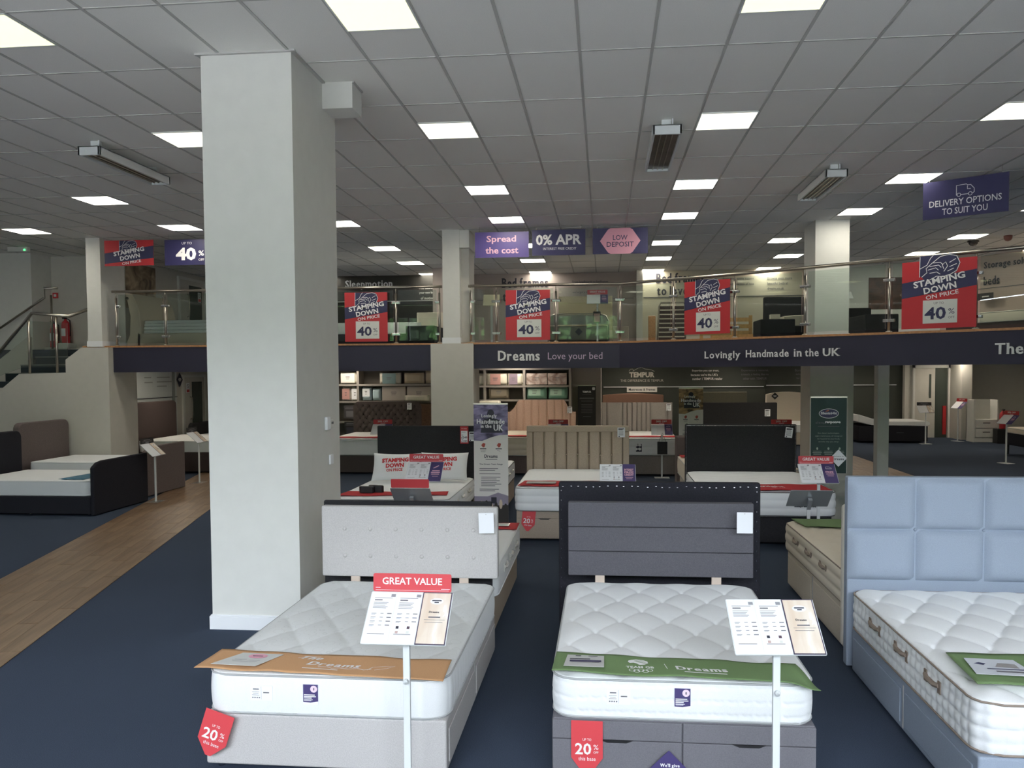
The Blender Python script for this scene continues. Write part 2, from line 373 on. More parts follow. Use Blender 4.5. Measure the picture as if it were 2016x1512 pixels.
rown = {-5: 'behind the viewer', 0: 'in the nearest row', 5: 'in the second row from the front', 10: 'in the third row from the front', 14: 'in the fourth row from the front', 19: 'in the fifth row, over the mezzanine', 23: 'in the sixth row, over the mezzanine', 27: 'in the rearmost row, over the mezzanine'}
for hr, cs in LT.items():
    for q, c in enumerate(cs):
        x = GX+(c+.5)*TX; y = GY+(hr+.5)*TY/2
        m = EMY if hr <= 0 else (EMM if hr == 5 else EM)
        o = ['first', 'second', 'third', 'fourth', 'fifth', 'sixth', 'seventh'][q]
        light_panel(x, y, CEIL-.004, m, ('cream-yellow' if hr <= 0 else 'cream-white' if hr == 5 else 'white')+' glowing square ceiling panel, %s from left %s' % (o, rown[hr]))
# columns: big one in front, slimmer ones along the mezzanine edge
big = MB().box(-3.30, -2.53, 6.6, 7.69, 0, CEIL+.06)
struct('column', big, PAINT); c1 = bpy.data.objects['column']
sk = MB(); sk.box(-3.32, -2.51, 6.58, 7.71, 0, .115); sk.box(-3.312, -2.518, 6.588, 7.702, .115, .125)
sk.build('skirting', SKIRT, c1, bevel=.004)
MB().box(-2.53, -2.25, 7.34, 7.63, 4.55, CEIL).build('beam_casing', PAINT, c1)
co = MB(); 
for (a, b, c, d) in ((-3.34, -2.49, 6.57, 6.6), (-2.53, -2.5, 6.6, 7.34), (-2.25, -2.235, 7.34, 7.63), (-3.33, -3.30, 6.6, 7.69)): co.box(a, b, c, d, CEIL-.012, CEIL+.02)
co.build('edge_trim', GRID, c1)
sw = empty('wall_socket', (-2.528, 7.35, 1.70), PI/2, label='white double switch box with cables on side of the front column', cat='switch')
MB().box(-.09, .0, -.028, 0, -.06, .06).build('switch_plate', WHITEC, sw, bevel=.006); MB().box(.0, .075, -.03, 0, -.045, .035).build('control_box', mat('plastic_white', (225, 224, 218), .4), sw, bevel=.004)
for k in range(3): MB().box(.012+.02*k, .022+.02*k, -.034, -.03, -.01, .01).build('button', LETG, sw)
s2 = empty('wall_switch', (-2.528, 7.4, 1.36), PI/2, label='small white blank wall plate low on side of the front column', cat='switch'); MB().box(-.04, .04, -.02, 0, -.045, .045).build('plate', WHITEC, s2, bevel=.004)
for k, (x0, x1, y0, y1) in enumerate([(-9.95, -9.66, 15.1, 15.9), (-2.97, -2.65, 15.12, 16.0), (3.70, 4.28, 14.95, 15.75)]):
    struct('column', MB().box(x0, x1, y0, y1, 2.69 if k < 2 else 0, CEIL), PAINT); c = bpy.data.objects['column.%03d' % (k+1)]
    MB().box(x0-.015, x1+.015, y0-.015, y1+.015, 2.69, 2.80).build('skirting', SKIRT, c)
MB().box(-2.65, -2.47, 15.14, 15.9, 4.46, CEIL).build('beam_casing', PAINT, bpy.data.objects['column.002'])
MB().box(-2.65, -2.50, 15.3, 15.9, 2.69, 4.46).build('pilaster', PAINTC, bpy.data.objects['column.002'])
struct('column', MB().box(-3.20, -2.40, 15.08, 15.8, 0, 2.69), PAINTC)          # lower casing of the middle column
struct('column', MB().box(3.62, 4.36, 14.9, 15.6, 0, 2.25), PAINTC)
struct('column', MB().box(4.74, 4.93, 14.8, 15.0, 0, 2.25), PAINT)              # slim white post
# mezzanine slab, timber edge and navy fascia following the balustrade line
EDGE = [(-9.5, 15.22), (.30, 15.22), (1.27, 14.62), (2.25, 13.95), (3.21, 13.25), (4.15, 12.53), (5.06, 11.80), (6.4, 10.7), (9.0, 8.6), (XR, 5.4)]
struct('mezzanine_floor', MB().prism([(x, y+.06) for x, y in EDGE]+[(XR, YB), (-9.5, YB)], 2.46, 2.685), [PAINTC])
mz = bpy.data.objects['mezzanine_floor']
MB().prism([(x, y+.06) for x, y in EDGE]+[(XR, YB), (-9.5, YB)], 2.686, 2.69).build('carpet', CARPET, mz)
MB().prism([(-9.5, 16.6), (-9.5, YB), (XL, YB), (XL, 16.6)][::-1], 2.5, 2.69).build('landing', CARPET, mz)
def ribbon(mb, pts, off0, off1, z0, z1):
    n = len(pts); nr = []
    for i in range(n):
        a = Vector(pts[max(i-1, 0)]); b = Vector(pts[min(i+1, n-1)]); t = (b-a).normalized(); nr.append(Vector((t.y, -t.x)))
    for i in range(n-1):
        p, q = Vector(pts[i]), Vector(pts[i+1])
        poly = [p+nr[i]*off0, q+nr[i+1]*off0, q+nr[i+1]*off1, p+nr[i]*off1]
        mb.prism([tuple(v) for v in poly][::-1], z0, z1)
fa = MB(); ribbon(fa, [(-9.48, 15.22), (-3.2, 15.22)], .0, .06, 2.19, 2.672); fa.build('fascia_panel', NAVY, mz)
fb = MB(); ribbon(fb, [(-2.4, 15.22)]+EDGE[1:], .0, .06, 2.222, 2.672); fb.build('fascia_panel', NAVY, mz)
tr = MB(); ribbon(tr, [(-10.1, 15.22)]+EDGE[1:], -.04, .075, 2.672, 2.705); struct('trim_1', tr, OAK)
# rear walls, lower level
DKW = mat('dark_green_grey_wall', (62, 66, 60), .7, kind='p', scale=4, amt=.04, bump=0)
struct('wall_back', MB().box(-.07, XR, 27.3, 27.45, 0, 2.46), DKW); wb = bpy.data.objects['wall_back']
MB().box(-.07, 5.2, 27.22, 27.3, 0, 2.46).build('wall_panel', DKW, wb)
rl = MB(); rl.box(0, 5.15, 27.17, 27.22, 1.62, 1.645); rl.box(5.25, 9.3, 27.25, 27.3, 1.655, 1.68); rl.build('picture_rail', WHITEC, wb)
struct('wall_partition', MB().box(-7.6, -.07, 21.0, 21.2, 0, 2.46), mat('warm_grey_wall', (176, 168, 158), .75)); struct('wall_partition', MB().box(-.22, -.07, 21.2, 27.3, 0, 2.46), PAINTC)
struct('wall_recess', MB().box(9.5, XR, 27.1, 27.3, 0, 2.46), PAINTC); wr = bpy.data.objects['wall_recess']
# lower left side wall with printed panel and white door
PAN = mat('pale_blue_panel', (206, 212, 210), .6)
struct('wall_side', MB().box(-11.05, -10.9, 16.2, 24.5, 0, 2.5), PAINTC); ws = bpy.data.objects['wall_side']
MB().box(-10.9, -10.88, 16.9, 20.1, .1, 2.4).build('wall_panel', PAN, ws); MB().box(-10.885, -10.86, 16.9, 20.1, 1.56, 1.575).build('picture_rail', LETD, ws)
MB().box(-10.9, -10.86, 19.86, 19.98, .1, 2.4).build('pilaster', mat('grey_strip', (150, 156, 154), .6), ws)
struct('wall_rear_left', MB().box(-11.05, -7.6, 23.9, 24.05, 0, 2.5), PAINTC)
def door(name, x, y0, y1, z0, z1, frame, leafm, glassm):
    d = empty(name, (x, 0, 0)); tag(d, kind='structure')
    fr = MB(); fr.box(0, .05, y0-.07, y0, z0, z1+.07); fr.box(0, .05, y1, y1+.07, z0, z1+.07); fr.box(0, .05, y0, y1, z1, z1+.07); fr.build('door_frame', frame, d)
    lf = MB(); lf.box(.0, .035, y0, y1, z0, z1); l = lf.build('door_leaf', leafm, d)
    MB().box(.036, .042, y0+(y1-y0)*.36, y1-.16, z0+.25, z1-.12).build('door_glass', glassm, d)
    hd = MB(); yh = y0+(y1-y0)*.27; hd.tube([(.04, yh, z0+.95), (.09, yh, z0+.98), (.10, yh, z0+1.1), (.10, yh, z0+1.4), (.09, yh, z0+1.52), (.04, yh, z0+1.55)], .016, 8); hd.build('door_handle', STEEL, d, True)
    return d
DG = mat('door_glass', (72, 80, 74), .2)
d1 = door('door_1', -10.9, 20.45, 21.55, 0, 2.06, PAINT, PAINTC, DG)
d2 = door('door_2', -10.9, 20.35, 21.65, 2.69, 4.6, PAINT, PAINTC, DG)
PN = [('no_entry', REDD)]
# upper level walls
BLW = mat('charcoal_wall', (54, 52, 48), .7); MVW = mat('mauve_wall', (176, 164, 158), .75); CRW = mat('warm_cream_wall', (205, 196, 176), .75); PKW = mat('pale_pink_wall', (206, 184, 172), .75)
struct('wall_upper_side', MB().box(-11.05, -10.9, 16.9, 24, 2.69, CEIL), PAINTC)
struct('wall_upper_left', MB().box(-10.9, -7.35, 23.6, 23.75, 2.69, CEIL), PAINTC)
struct('wall_upper_black', MB().box(-7.35, -3.75, 22.0, 22.15, 2.69, CEIL), BLW); w1 = bpy.data.objects['wall_upper_black']
struct('wall_upper_mauve', MB().box(-4.3, .86, 22.1, 22.25, 2.69, CEIL), MVW); w2 = bpy.data.objects['wall_upper_mauve']
struct('wall_upper_return', MB().box(-3.75, -4.3, 20.6, 22.2, 2.69, CEIL), MVW)
struct('wall_upper_pier', MB().box(.86, 1.02, 21.7, 22.2, 2.69, CEIL), PAINTC)
struct('wall_upper_cream', MB().box(1.02, 5.3, 22.0, 22.15, 2.69, CEIL), CRW); w3 = bpy.data.objects['wall_upper_cream']
struct('wall_upper_plain', MB().box(5.3, 8.3, 21.3, 21.45, 2.69, CEIL), PAINT); w4 = bpy.data.objects['wall_upper_plain']
pk = MB(); pk.prism([(8.3, 21.4), (8.28, 21.3), (11.2, 15.6), (11.35, 15.7)][::-1], 2.69, CEIL); struct('wall_upper_pink', pk, PKW); w5 = bpy.data.objects['wall_upper_pink']
for wl, a, b, y in ((w1, -7.3, -3.8, 21.985), (w2, -3.4, .8, 22.085), (w3, 1.05, 5.2, 21.985)):
    MB().box(a, b, y, y+.015, 4.085, 4.1).build('picture_rail', LETG if wl is not w1 else OFFW, wl)
def wall_print(wl, x, y, z, rot=0): 
    e = bpy.data.objects.new('wall_sign', MB().rect(-.001, .001, -.001, .001).mesh('wall_sign', WHITEC)); col.objects.link(e); e.parent = wl; e.location = (x, y, z); e.rotation_euler = (PI/2, 0, rot); return e
e = wall_print(w1, -6.35, 21.98, 4.42); text(e, 'Sleepmotion', 0, .12, 1.32, .26, LETW, serif=True); text(e, 'beds', -.36, -.25, .52, .23, LETW, serif=True)
for k, s in enumerate(['Add tailored comfort to', 'your new bed with range', 'of motion bases']): text(e, s, 1.78-.06*(k == 2), .02-.14*k, .78-.2*(k == 2), .075, OFFW)
e = wall_print(w2, -2.1, 22.08, 4.42); text(e, 'Bed frames', 0, .12, 1.25, .26, LETD, serif=True); text(e, 'to love', -.2, -.25, .8, .24, LETD, serif=True)
for k, s in enumerate(['From headboards to bedframes', 'we\'ve got a bed for you']): text(e, s, 1.75-.12*k, .12-.28*k, .95-.25*k, .075, LETG)
e = wall_print(w3, 2.0, 21.98, 4.42); text(e, 'Bed frames', 0, .17, 1.25, .26, LETD, serif=True); text(e, 'to love', -.2, -.16, .8, .24, LETD, serif=True)
for k, s in enumerate(['Enjoy great quality support', 'with our selection of base', 'on offer']): text(e, s, 1.5-.2*(k == 2), .12-.13*k, .8-.4*(k == 2), .07, LETG)
for k, s in enumerate(['Browse even more', 'beautiful beds at', 'dreams.co.uk']): text(e, s, 2.55-.05*k, .12-.13*k, .62-.1*k, .07, LETG)
e = wall_print(w5, 9.02, 19.8, 4.42, -1.098); text(e, 'Storage solutions', .3, .12, 1.5, .2, LETD, serif=True); text(e, 'beds', -.25, -.22, .42, .2, LETD, serif=True)
MB().box(0, 1.9, -.01, 0, 4.02, 4.035).build('picture_rail', LETG, w5, loc=(8.42, 21.0, 0), rot=(0, 0, -1.098))
# fascia lettering
e = wall_print(mz, -1.56, 15.155, 2.455); text(e, 'Dreams', 0, 0, .78, .19, LETW, serif=True, bold=.03); text(e, 'Love your bed', 1.04, -.03, 1.0, .17, mat('pale_pink_letters', (205, 182, 205), .6), bold=0)
ang = math.atan2(12.53-13.95, 4.15-2.25)
e = wall_print(mz, 2.62, 13.54, 2.43, ang); 
for s, x, wd in (('Lovingly', -.71, .60), ('Handmade', 0, .66), ('in', .46, .12), ('the', .66, .2), ('UK', .93, .24)): text(e, s, x*1.12, -.025 if s == 'Lovingly' else 0, wd*1.12, .155 if s == 'Lovingly' else .12, LETW, serif=True, lz=.02)
e = wall_print(mz, 5.33, 11.44, 2.43, math.atan2(-1.1, 1.34)); text(e, 'The', .0, 0, .34, .15, LETW, serif=True, lz=.01)
e = wall_print(wb, 1.25, 27.2, 2.05)
text(e, 'TEMPUR', .0, -.02, .82, .17, mat('silver_letters', (196, 192, 180), .5), bold=.04); text(e, 'THE DIFFERENCE IS TEMPUR', 0, -.21, 1.4, .08, MC['silver_letters'], bold=0)
mb = MB(); mb.strip([(-.42, .1), (-.38, .16), (-.3, .17), (-.26, .11), (-.3, .1), (-.12, .2), (0, .22), (.1, .17), (.3, .14), (.41, .09)], .012, .0015); mb.build('logo_outline', MC['silver_letters'], e)
for k, s in enumerate(['Expertise you can trust,', "because we're the UK's", 'number 1 TEMPUR retailer']): text(e, s, 2.05-(.04*(k == 1))+.06*(k == 2), .1-.13*k, .86+.1*(k == 2), .08, OFFW)
for k, s in enumerate(['Experience a material,', 'a touch, a feeling like no', 'other with TEMPUR']): text(e, s, 3.62, .1-.13*k, .86-.1*(k == 2), .08, LETG)
for k, s in enumerate(['Born from NASA', 'technology, perfected', 'for sleep']): text(e, s, 5.3-.1*k, .1-.13*k, .8-.25*k, .08, LETG, layer=-80)
b = board('hanging_tab', .98, .17, OFFW, (1.25, 27.16, 1.55), th=.01, label='pale tab reading Mattresses & Frames under the dark wall rail', cat='sign'); text(b, 'Mattresses & Frames', 0, 0, .86, .08, LETD)
# front-facing print on the side wall panel
e = wall_print(ws, -10.87, 18.9, 1.93, PI/2); bars(e, [(-.3, .0, .14, .03), (-.3, .06, .02, .03), (.25, .85, .14, .03), (.25, .95, .03, .03), (.25, .7, -.08, .03)], mat('faint_print', (160, 164, 162), .6))
# staircase on the left
st = empty('staircase', (0, 0, 0)); tag(st, kind='structure')
sv = MB(); sv.prism([(XL, 0), (-9.48, 0), (-9.48, 2.672), (-10.03, 2.672), (-10.36, 2.44), (-10.36, 2.19), (-11.33, 2.17), (-12.9, .95), (-14.2, 0)][::-1], 15.0, 15.16, 'y')
sv.build('stringer_wall', PAINTC, st)
MB().box(-9.62, -9.48, 15.16, 15.95, 0, 2.672).build('return_wall', PAINTC, st); MB().box(-11.0, -9.62, 15.82, 15.95, 0, 2.3).build('return_wall', PAINTC, st)
TRD = mat('stair_carpet', (44, 54, 60), .95); NOS = mat('stair_nosing', (150, 152, 146), .45)
for k in range(4):                                      # upper flight, climbing away from the viewer
    z = 2.02+.167*(k+1); y = 15.5+.26*k
    MB().box(-12.0+.14*k, -9.64, y, y+.3, z-.167, z).build('step', TRD, st); MB().box(-12.0+.14*k, -9.64, y-.012, y+.04, z-.01, z+.008).build('nosing', NOS, st)
MB().box(-12.2, -10.36, 15.16, 15.6, 1.9, 2.02).build('landing', TRD, st)
for k in range(7):                                      # lower flight, going down to the left
    z = 1.92-.17*k; x = -11.4-.27*k
    MB().box(x-.3, x, 15.16, 16.25, z-.17, z).build('step', TRD, st); MB().box(x-.3, x-.26, 15.16, 16.25, z-.01, z+.008).build('nosing', NOS, st)
MB().prism([(-13.4, 2.0), (-12.1, 2.95), (-12.1, 1.6), (-14, .6)], 16.3, 16.45, 'y').build('stringer_wall', PAINTC, st)
hr_ = MB(); hr_.tube([(-12.4, 15.05, 1.92), (-11.06, 15.05, 3.35), (-10.3, 15.05, 3.28), (-10.02, 15.9, 3.62), (-9.97, 16.5, 3.75)], .032); hr_.build('handrail', STEEL, st, True)
hr2 = MB(); hr2.tube([(-13.2, 16.6, 3.0), (-11.9, 16.6, 3.8), (-11.9, 16.6, 4.0), (-11.6, 16.6, 4.0)], .024); hr2.build('handrail', STEEL, st, True)
for (x, z0, z1) in ((-11.15, 2.17, 3.25), (-10.58, 2.19, 3.28)): MB().cyl(x, 15.07, z0, z1, .024).build('baluster', STEEL, st, True)
MB().cyl(-11.75, 16.6, 2.7, 3.85, .022).build('baluster', STEEL, st, True)
MB().prism([(-12.35, 1.95), (-11.15, 3.2), (-10.58, 3.17), (-10.35, 3.15), (-10.36, 2.3), (-11.3, 2.3)][::-1], 15.065, 15.075, 'y').build('glass_panel', GLASS, st)
struct('wall_stair', MB().box(XL, -11.05, 17.4, 17.55, 1.0, CEIL), PAINTC)
struct('wall_stair_block', MB().box(XL, -12.3, 16.75, 17.4, 1.0, CEIL), PAINT)
# ================================================================== BALUSTRADES
RZ = 3.755
def balustrade(lab, pts, posts, glass_spans):
    t = empty('glass_balustrade', (pts[0][0], pts[0][1], 2.705), label=lab, cat='balustrade', group='glass balustrades along the mezzanine edge')
    L = lambda p, z: (p[0]-pts[0][0], p[1]-pts[0][1], z-2.705)
    MB().tube([L(p, RZ) for p in pts], .026, 12).build('handrail', STEEL, t, True)
    for (x, y, a, sides) in posts:
        o = MB().cyl(0, 0, 0, .93, .021, 12).tube([(0, 0, .93), (0, 0, 1.03)], .009, 8).lathe([(.045, 0), (.045, .012), (.022, .02)]).build('post', STEEL, t, True, loc=(x-pts[0][0], y-pts[0][1], 0))
        for s in sides:
            for z in (.17, .76):
                MB().prism([(0, -.022), (.075, -.022), (.09, 0), (.075, .022), (0, .022)], z-.022, z+.022).build('glass_clip', CHROME, o, rot=(0, 0, a+(0 if s > 0 else PI)), bevel=.005)
    for (a, b) in glass_spans:
        A, B = Vector(a), Vector(b); d = (B-A).normalized(); A = A+d*.05; B = B-d*.05; n = Vector((d.y, -d.x))*.004
        MB().prism([tuple(A+n-Vector(pts[0])), tuple(B+n-Vector(pts[0])), tuple(B-n-Vector(pts[0])), tuple(A-n-Vector(pts[0]))][::-1], .05, .99).build('glass_panel', GLASS, t)
    return t
yb = 15.2
balustrade('glass balustrade between the stair column and the big front column', [(-9.5, yb), (-5.9, yb)], [(-9.42, yb, 0, (1,)), (-8.42, yb, 0, (-1, 1)), (-7.1, yb, 0, (-1, 1))], [((-9.42, yb), (-8.42, yb)), ((-8.42, yb), (-7.1, yb)), ((-7.1, yb), (-5.9, yb))])
balustrade('glass balustrade with the poster left of the middle column', [(-5.9, yb), (-3.0, yb)], [(-3.88, yb, 0, (-1, 1)), (-3.05, yb, 0, (-1,))], [((-5.2, yb), (-3.88, yb)), ((-3.88, yb), (-3.05, yb))])
P = [(x, y-.02) for x, y in EDGE]
def onp(x):
    for (a, b) in zip(P[:-1], P[1:]):
        if a[0] <= x <= b[0]:
            f = (x-a[0])/(b[0]-a[0]); return (x, a[1]+f*(b[1]-a[1])), math.atan2(b[1]-a[1], b[0]-a[0])
xs = [-2.46, -1.98, -.87, .30, 1.22, 2.17, 3.14, 4.15, 5.05, 6.1]
ps = []; 
for i, x in enumerate(xs):
    p, a = onp(x); ps.append((p[0], p[1], a, (1,) if i == 0 else (-1, 1)))
balustrade('long glass balustrade from the middle column angling out to the right', [(-2.5, yb)]+P[1:8], ps, [(onp(a)[0], onp(b)[0]) for a, b in zip(xs[:-1], xs[1:])])

# ================================================================== POSTERS AND HANGING SIGNS
SOLE = [(-.21, .45), (-.215, .22), (-.15, .16), (-.08, .12), (.02, .17), (.12, .18), (.2, .24), (.235, .33), (.22, .41), (.17, .45)]
def boot(parent, sc=1., dx=0., dy=0., clip=None):
    q = lambda ps: [((x*sc+dx), (y*sc+dy)) for x, y in ps]
    patch(parent, q(SOLE), NAVYP, 2, 'boot_print')
    mb = MB()
    for ps in ([(-.21, .45), (-.215, .2)], [(-.21, .3), (-.13, .34), (-.09, .42), (-.06, .45)], [(-.19, .2), (-.13, .25), (-.14, .3), (-.07, .36), (.02, .43), (.12, .445), (.2, .42), (.235, .34), (.2, .25), (.13, .21), (.05, .19), (-.02, .2), (-.1, .16)],
               [(-.12, .28), (-.03, .30), (.0, .27)], [(-.1, .32), (0, .33), (.03, .3)], [(-.06, .36), (.02, .36), (.05, .33)], [(.06, .25), (.1, .31), (.08, .36), (.04, .33), (.06, .28)], [(.1, .25), (.17, .28)], [(.12, .3), (.2, .33)], [(.12, .35), (.19, .39)], [(-.1, .24), (-.02, .25), (.02, .22)]):
        mb.strip(q(ps), .008*sc, .0037)
    mb.build('boot_outline', LETW, parent)
NAVYP = mat('navy_print', (46, 48, 82), .6)
GREYC = mat('pale_grey_card', (222, 224, 218), .5)
def poster(lab, loc, rz, w_=.82, h_=.92):
    b = board('poster', w_, h_, REDD, loc, rz, th=.003, label=lab, cat='poster', group='red stamping down on price posters on the balustrade')
    k = w_/.82
    patch(b, [(-w_/2, -.04), (-w_/2, .18), (w_/2, .31), (w_/2, .09)], NAVYP, 1)
    boot(b, k*.98, 0, .015)
    a = math.radians(9)
    text(b, 'STAMPING', .005, .195, .68, .092, LETW, 4, bold=.03, rot=a, lz=.0012); text(b, 'DOWN', .02, .083, .43, .092, LETW, 4, bold=.03, rot=a); text(b, 'ON PRICE', .05, -.012, .43, .058, LETW, 4, bold=.015, rot=a)
    patch(b, rectp(-.2, .25, -.405, -.08), GREYC, 3, 'price_panel')
    text(b, 'UP TO', .01, -.125, .13, .034, LETG, 4, bold=0); text(b, '40', -.035, -.265, .28, .175, NAVYP, 4, bold=.025); text(b, '%', .175, -.245, .08, .075, NAVYP, 4, bold=0); text(b, 'OFF', .175, -.33, .08, .032, LETG, 4, bold=0)
    return b
poster('red STAMPING DOWN poster left of the middle column', (-4.43, 15.12, 3.2), 0)
poster('red STAMPING DOWN poster just right of the middle column', (-1.385, 15.12, 3.2), 0)
(p, a) = onp(1.72); poster('red STAMPING DOWN poster above the words Lovingly Handmade', (p[0]+.02, p[1]-.09, 3.23), a, .85, .9)
(p, a) = onp(4.63); poster('red STAMPING DOWN poster nearest the right edge, overlaid by glass reflections', (p[0]+.02, p[1]-.09, 3.21), a, .98, .95)
def hang(b, w_, h_, top=CEIL):
    mb = MB()
    for s in (-1, 1): mb.cyl(s*w_*.42, h_/2, 0, .001, .001)
    m2 = MB(); z0 = b.location.z
    for s in (-1, 1): m2.tube([(s*w_*.42, h_/2-.01, -.002), (s*w_*.42, top-z0, -.002)], .0022, 5)
    m2.build('hanging_wire', STEEL, b)
HG = 'signs hanging from the ceiling over the balustrade'
b = board('hanging_sign', .98, .48, REDD, (-8.95, 14.9, 4.45), 0, label='red and navy hanging sign reading STAMPING DOWN ON PRICE', cat='sign', group=HG); hang(b, .98, .48)
patch(b, [(-.49, -.2), (-.49, .0), (.49, .13), (.49, -.1)], NAVYP, 1); boot(b, .8, -.02, -.125)
a = math.radians(9); text(b, 'STAMPING', .0, .03, .62, .085, LETW, 4, bold=.03, rot=a); text(b, 'DOWN', .02, -.075, .40, .085, LETW, 4, bold=.03, rot=a); text(b, 'ON PRICE', .05, -.175, .38, .055, LETW, 4, bold=.015, rot=a)
b = board('hanging_sign', .96, .48, NAVYS, (-7.76, 14.9, 4.44), 0, label='navy hanging sign reading UP TO 40% OFF', cat='sign', group=HG); hang(b, .96, .48)
text(b, 'UP TO', -.04, .17, .2, .045, LETW, bold=0); text(b, '40', -.06, -.03, .40, .24, LETW, bold=.04); text(b, '%', .24, -.02, .11, .1, LETW); text(b, 'OFF', .24, -.14, .11, .045, LETW)
b = board('hanging_sign', .98, .46, mat('violet_sign', (84, 70, 132), .4), (-1.83, 14.9, 4.46), 0, label='violet hanging sign reading Spread the cost', cat='sign', group=HG); hang(b, .98, .46)
text(b, 'Spread', -.01, .09, .54, .15, LETP, bold=.02); text(b, 'the cost', .0, -.1, .6, .12, LETP, bold=.02)
b = board('hanging_sign', .96, .46, NAVYS, (-.80, 14.9, 4.48), 0, label='navy hanging sign reading 0% APR interest free credit', cat='sign', group=HG); hang(b, .96, .46)
text(b, '0% APR', 0, .05, .82, .19, LETW, bold=.03); text(b, 'INTEREST FREE CREDIT', .02, -.11, .6, .045, LETW, bold=0)
b = board('hanging_sign', .98, .46, NAVYS, (.30, 14.9, 4.485), 0, label='navy hanging sign with pink hexagon reading LOW DEPOSIT', cat='sign', group=HG); hang(b, .98, .46)
patch(b, [(-.36, 0), (-.22, -.2), (-.17, -.23), (.17, -.23), (.22, -.2), (.36, 0), (.22, .2), (.17, .23), (-.17, .23), (-.22, .2)], PINKC, 1, 'hexagon_print'); text(b, 'LOW', 0, .06, .26, .09, NAVYP, 2, bold=.01); text(b, 'DEPOSIT', 0, -.06, .48, .09, NAVYP, 2, bold=.01)
b = board('hanging_sign', 1.02, .5, NAVYS, (4.74, 11.45, 4.43), -.60, label='navy hanging sign with van outline reading DELIVERY OPTIONS TO SUIT YOU', cat='sign', group=HG); hang(b, 1.02, .5)
text(b, 'DELIVERY OPTIONS', 0, -.05, .86, .085, LETW, bold=.01); text(b, 'TO SUIT YOU', 0, -.165, .54, .085, LETW, bold=.01)
mb = MB()
mb.strip([(-.1, .03), (-.1, .16), (.02, .165), (.03, .15), (.07, .15), (.11, .1), (.11, .05), (.095, .04)], .008, .0012); mb.strip([(-.05, .035), (.04, .035)], .008, .0012); mb.strip([(.03, .14), (.03, .1), (.07, .1)], .008, .0012)
for x in (-.07, .065): mb.strip(circ(x, .035, .022, n=14), .007, .0012, True)
mb.build('van_outline', LETW, b)
b = board('hanging_sign', 1.02, .5, NAVYS, (5.75, 10.75, 4.43), -.60, label='plain navy hanging sign cut off by the right edge of the picture', cat='sign', group=HG); hang(b, 1.02, .5)
# heaters, cameras, exit lamp
GRL = mat('heater_louvre', (96, 88, 78), .35, metal=.7, kind='p', scale=4, amt=.3, bump=0)
def heater(x, y, z, w_, l, lab):
    t = empty('ceiling_heater', (x, y, z), label=lab, cat='heater', group='radiant heaters hung from the ceiling')
    s = MB(); s.box(-w_/2, w_/2, -l/2, -l/2+.03, 0, .1); s.box(-w_/2, w_/2, l/2-.03, l/2, 0, .1); s.box(-w_/2, -w_/2+.025, -l/2, l/2, 0, .1); s.box(w_/2-.025, w_/2, -l/2, l/2, 0, .1); s.box(-w_/2, w_/2, -l/2, l/2, .085, .1); s.build('housing', WHITEM, t, bevel=.004)
    MB().box(-w_/2+.025, w_/2-.025, -l/2+.03, l/2-.03, .03, .04).build('reflector', GRL, t)
    for k in (-1, 0, 1): MB().tube([(k*.06, -l/2+.04, .02), (k*.06, l/2-.04, .02)], .006, 6).build('heating_tube', STEEL, t)
    for s_ in (-1, 1): MB().box(-.05, .05, s_*l*.4-.03, s_*l*.4+.03, .1, CEIL-z).build('bracket', WHITEM, t)
    MB().tube([(.06, -l/2+.1, .1), (.06, -l/2+.1, CEIL-z)], .008, 6).build('cable', WHITEC, t)
heater(.66, 9.5, 4.60, .30, 1.62, 'hanging strip heater right of centre, between two bright panels')
heater(2.94, 11.6, 4.60, .28, 1.52, 'hanging strip heater above the right column')
heater(-5.70, 9.5, 4.60, .26, 1.50, 'hanging strip heater left of the big front column')
def lathe_thing(name, lab, cat, loc, prof, m): return MB().lathe(prof, n=20).build(name, m, None, True, loc=loc, label=lab, cat=cat)
DOME = mat('smoked_dome', (52, 48, 46), .15)
lathe_thing('dome_camera', 'dark dome camera on the ceiling beside the panels at right', 'camera', (7.55, 17.8, CEIL-.11), [(.001, 0), (.05, .015), (.085, .05), (.09, .08), (.11, .085), (.11, .11)], DOME)
lathe_thing('dome_camera', 'reddish dome camera on the ceiling nearer the right edge', 'camera', (7.95, 17.2, CEIL-.11), [(.001, 0), (.05, .015), (.075, .05), (.08, .11)], mat('red_dome', (120, 70, 60), .3))
lathe_thing('smoke_detector', 'round white vent disc on the ceiling by the left heater', 'detector', (-4.9, 10.55, CEIL-.03), [(.02, 0), (.09, .008), (.1, .026)], TILE)
el = empty('exit_lamp', (-12.0, 16.0, CEIL-.12), label='white emergency light bar with green lamp near the stairs', cat='lamp'); MB().box(-.22, .22, -.05, .05, .02, .12).build('housing', PAINT, el, bevel=.01); MB().box(.14, .18, -.056, -.05, .04, .07).build('indicator', emis('green_led', (60, 255, 130), 2.0), el)
fc = empty('fire_call_point', (-12.2, 17.37, 3.92), label='small red fire call point on the stairwell wall', cat='alarm'); MB().box(-.06, .06, 0, .03, -.06, .06).build('housing', RED, fc, bevel=.005); MB().box(-.03, .03, -.004, 0, -.03, .03).build('press_plate', WHITEC, fc)

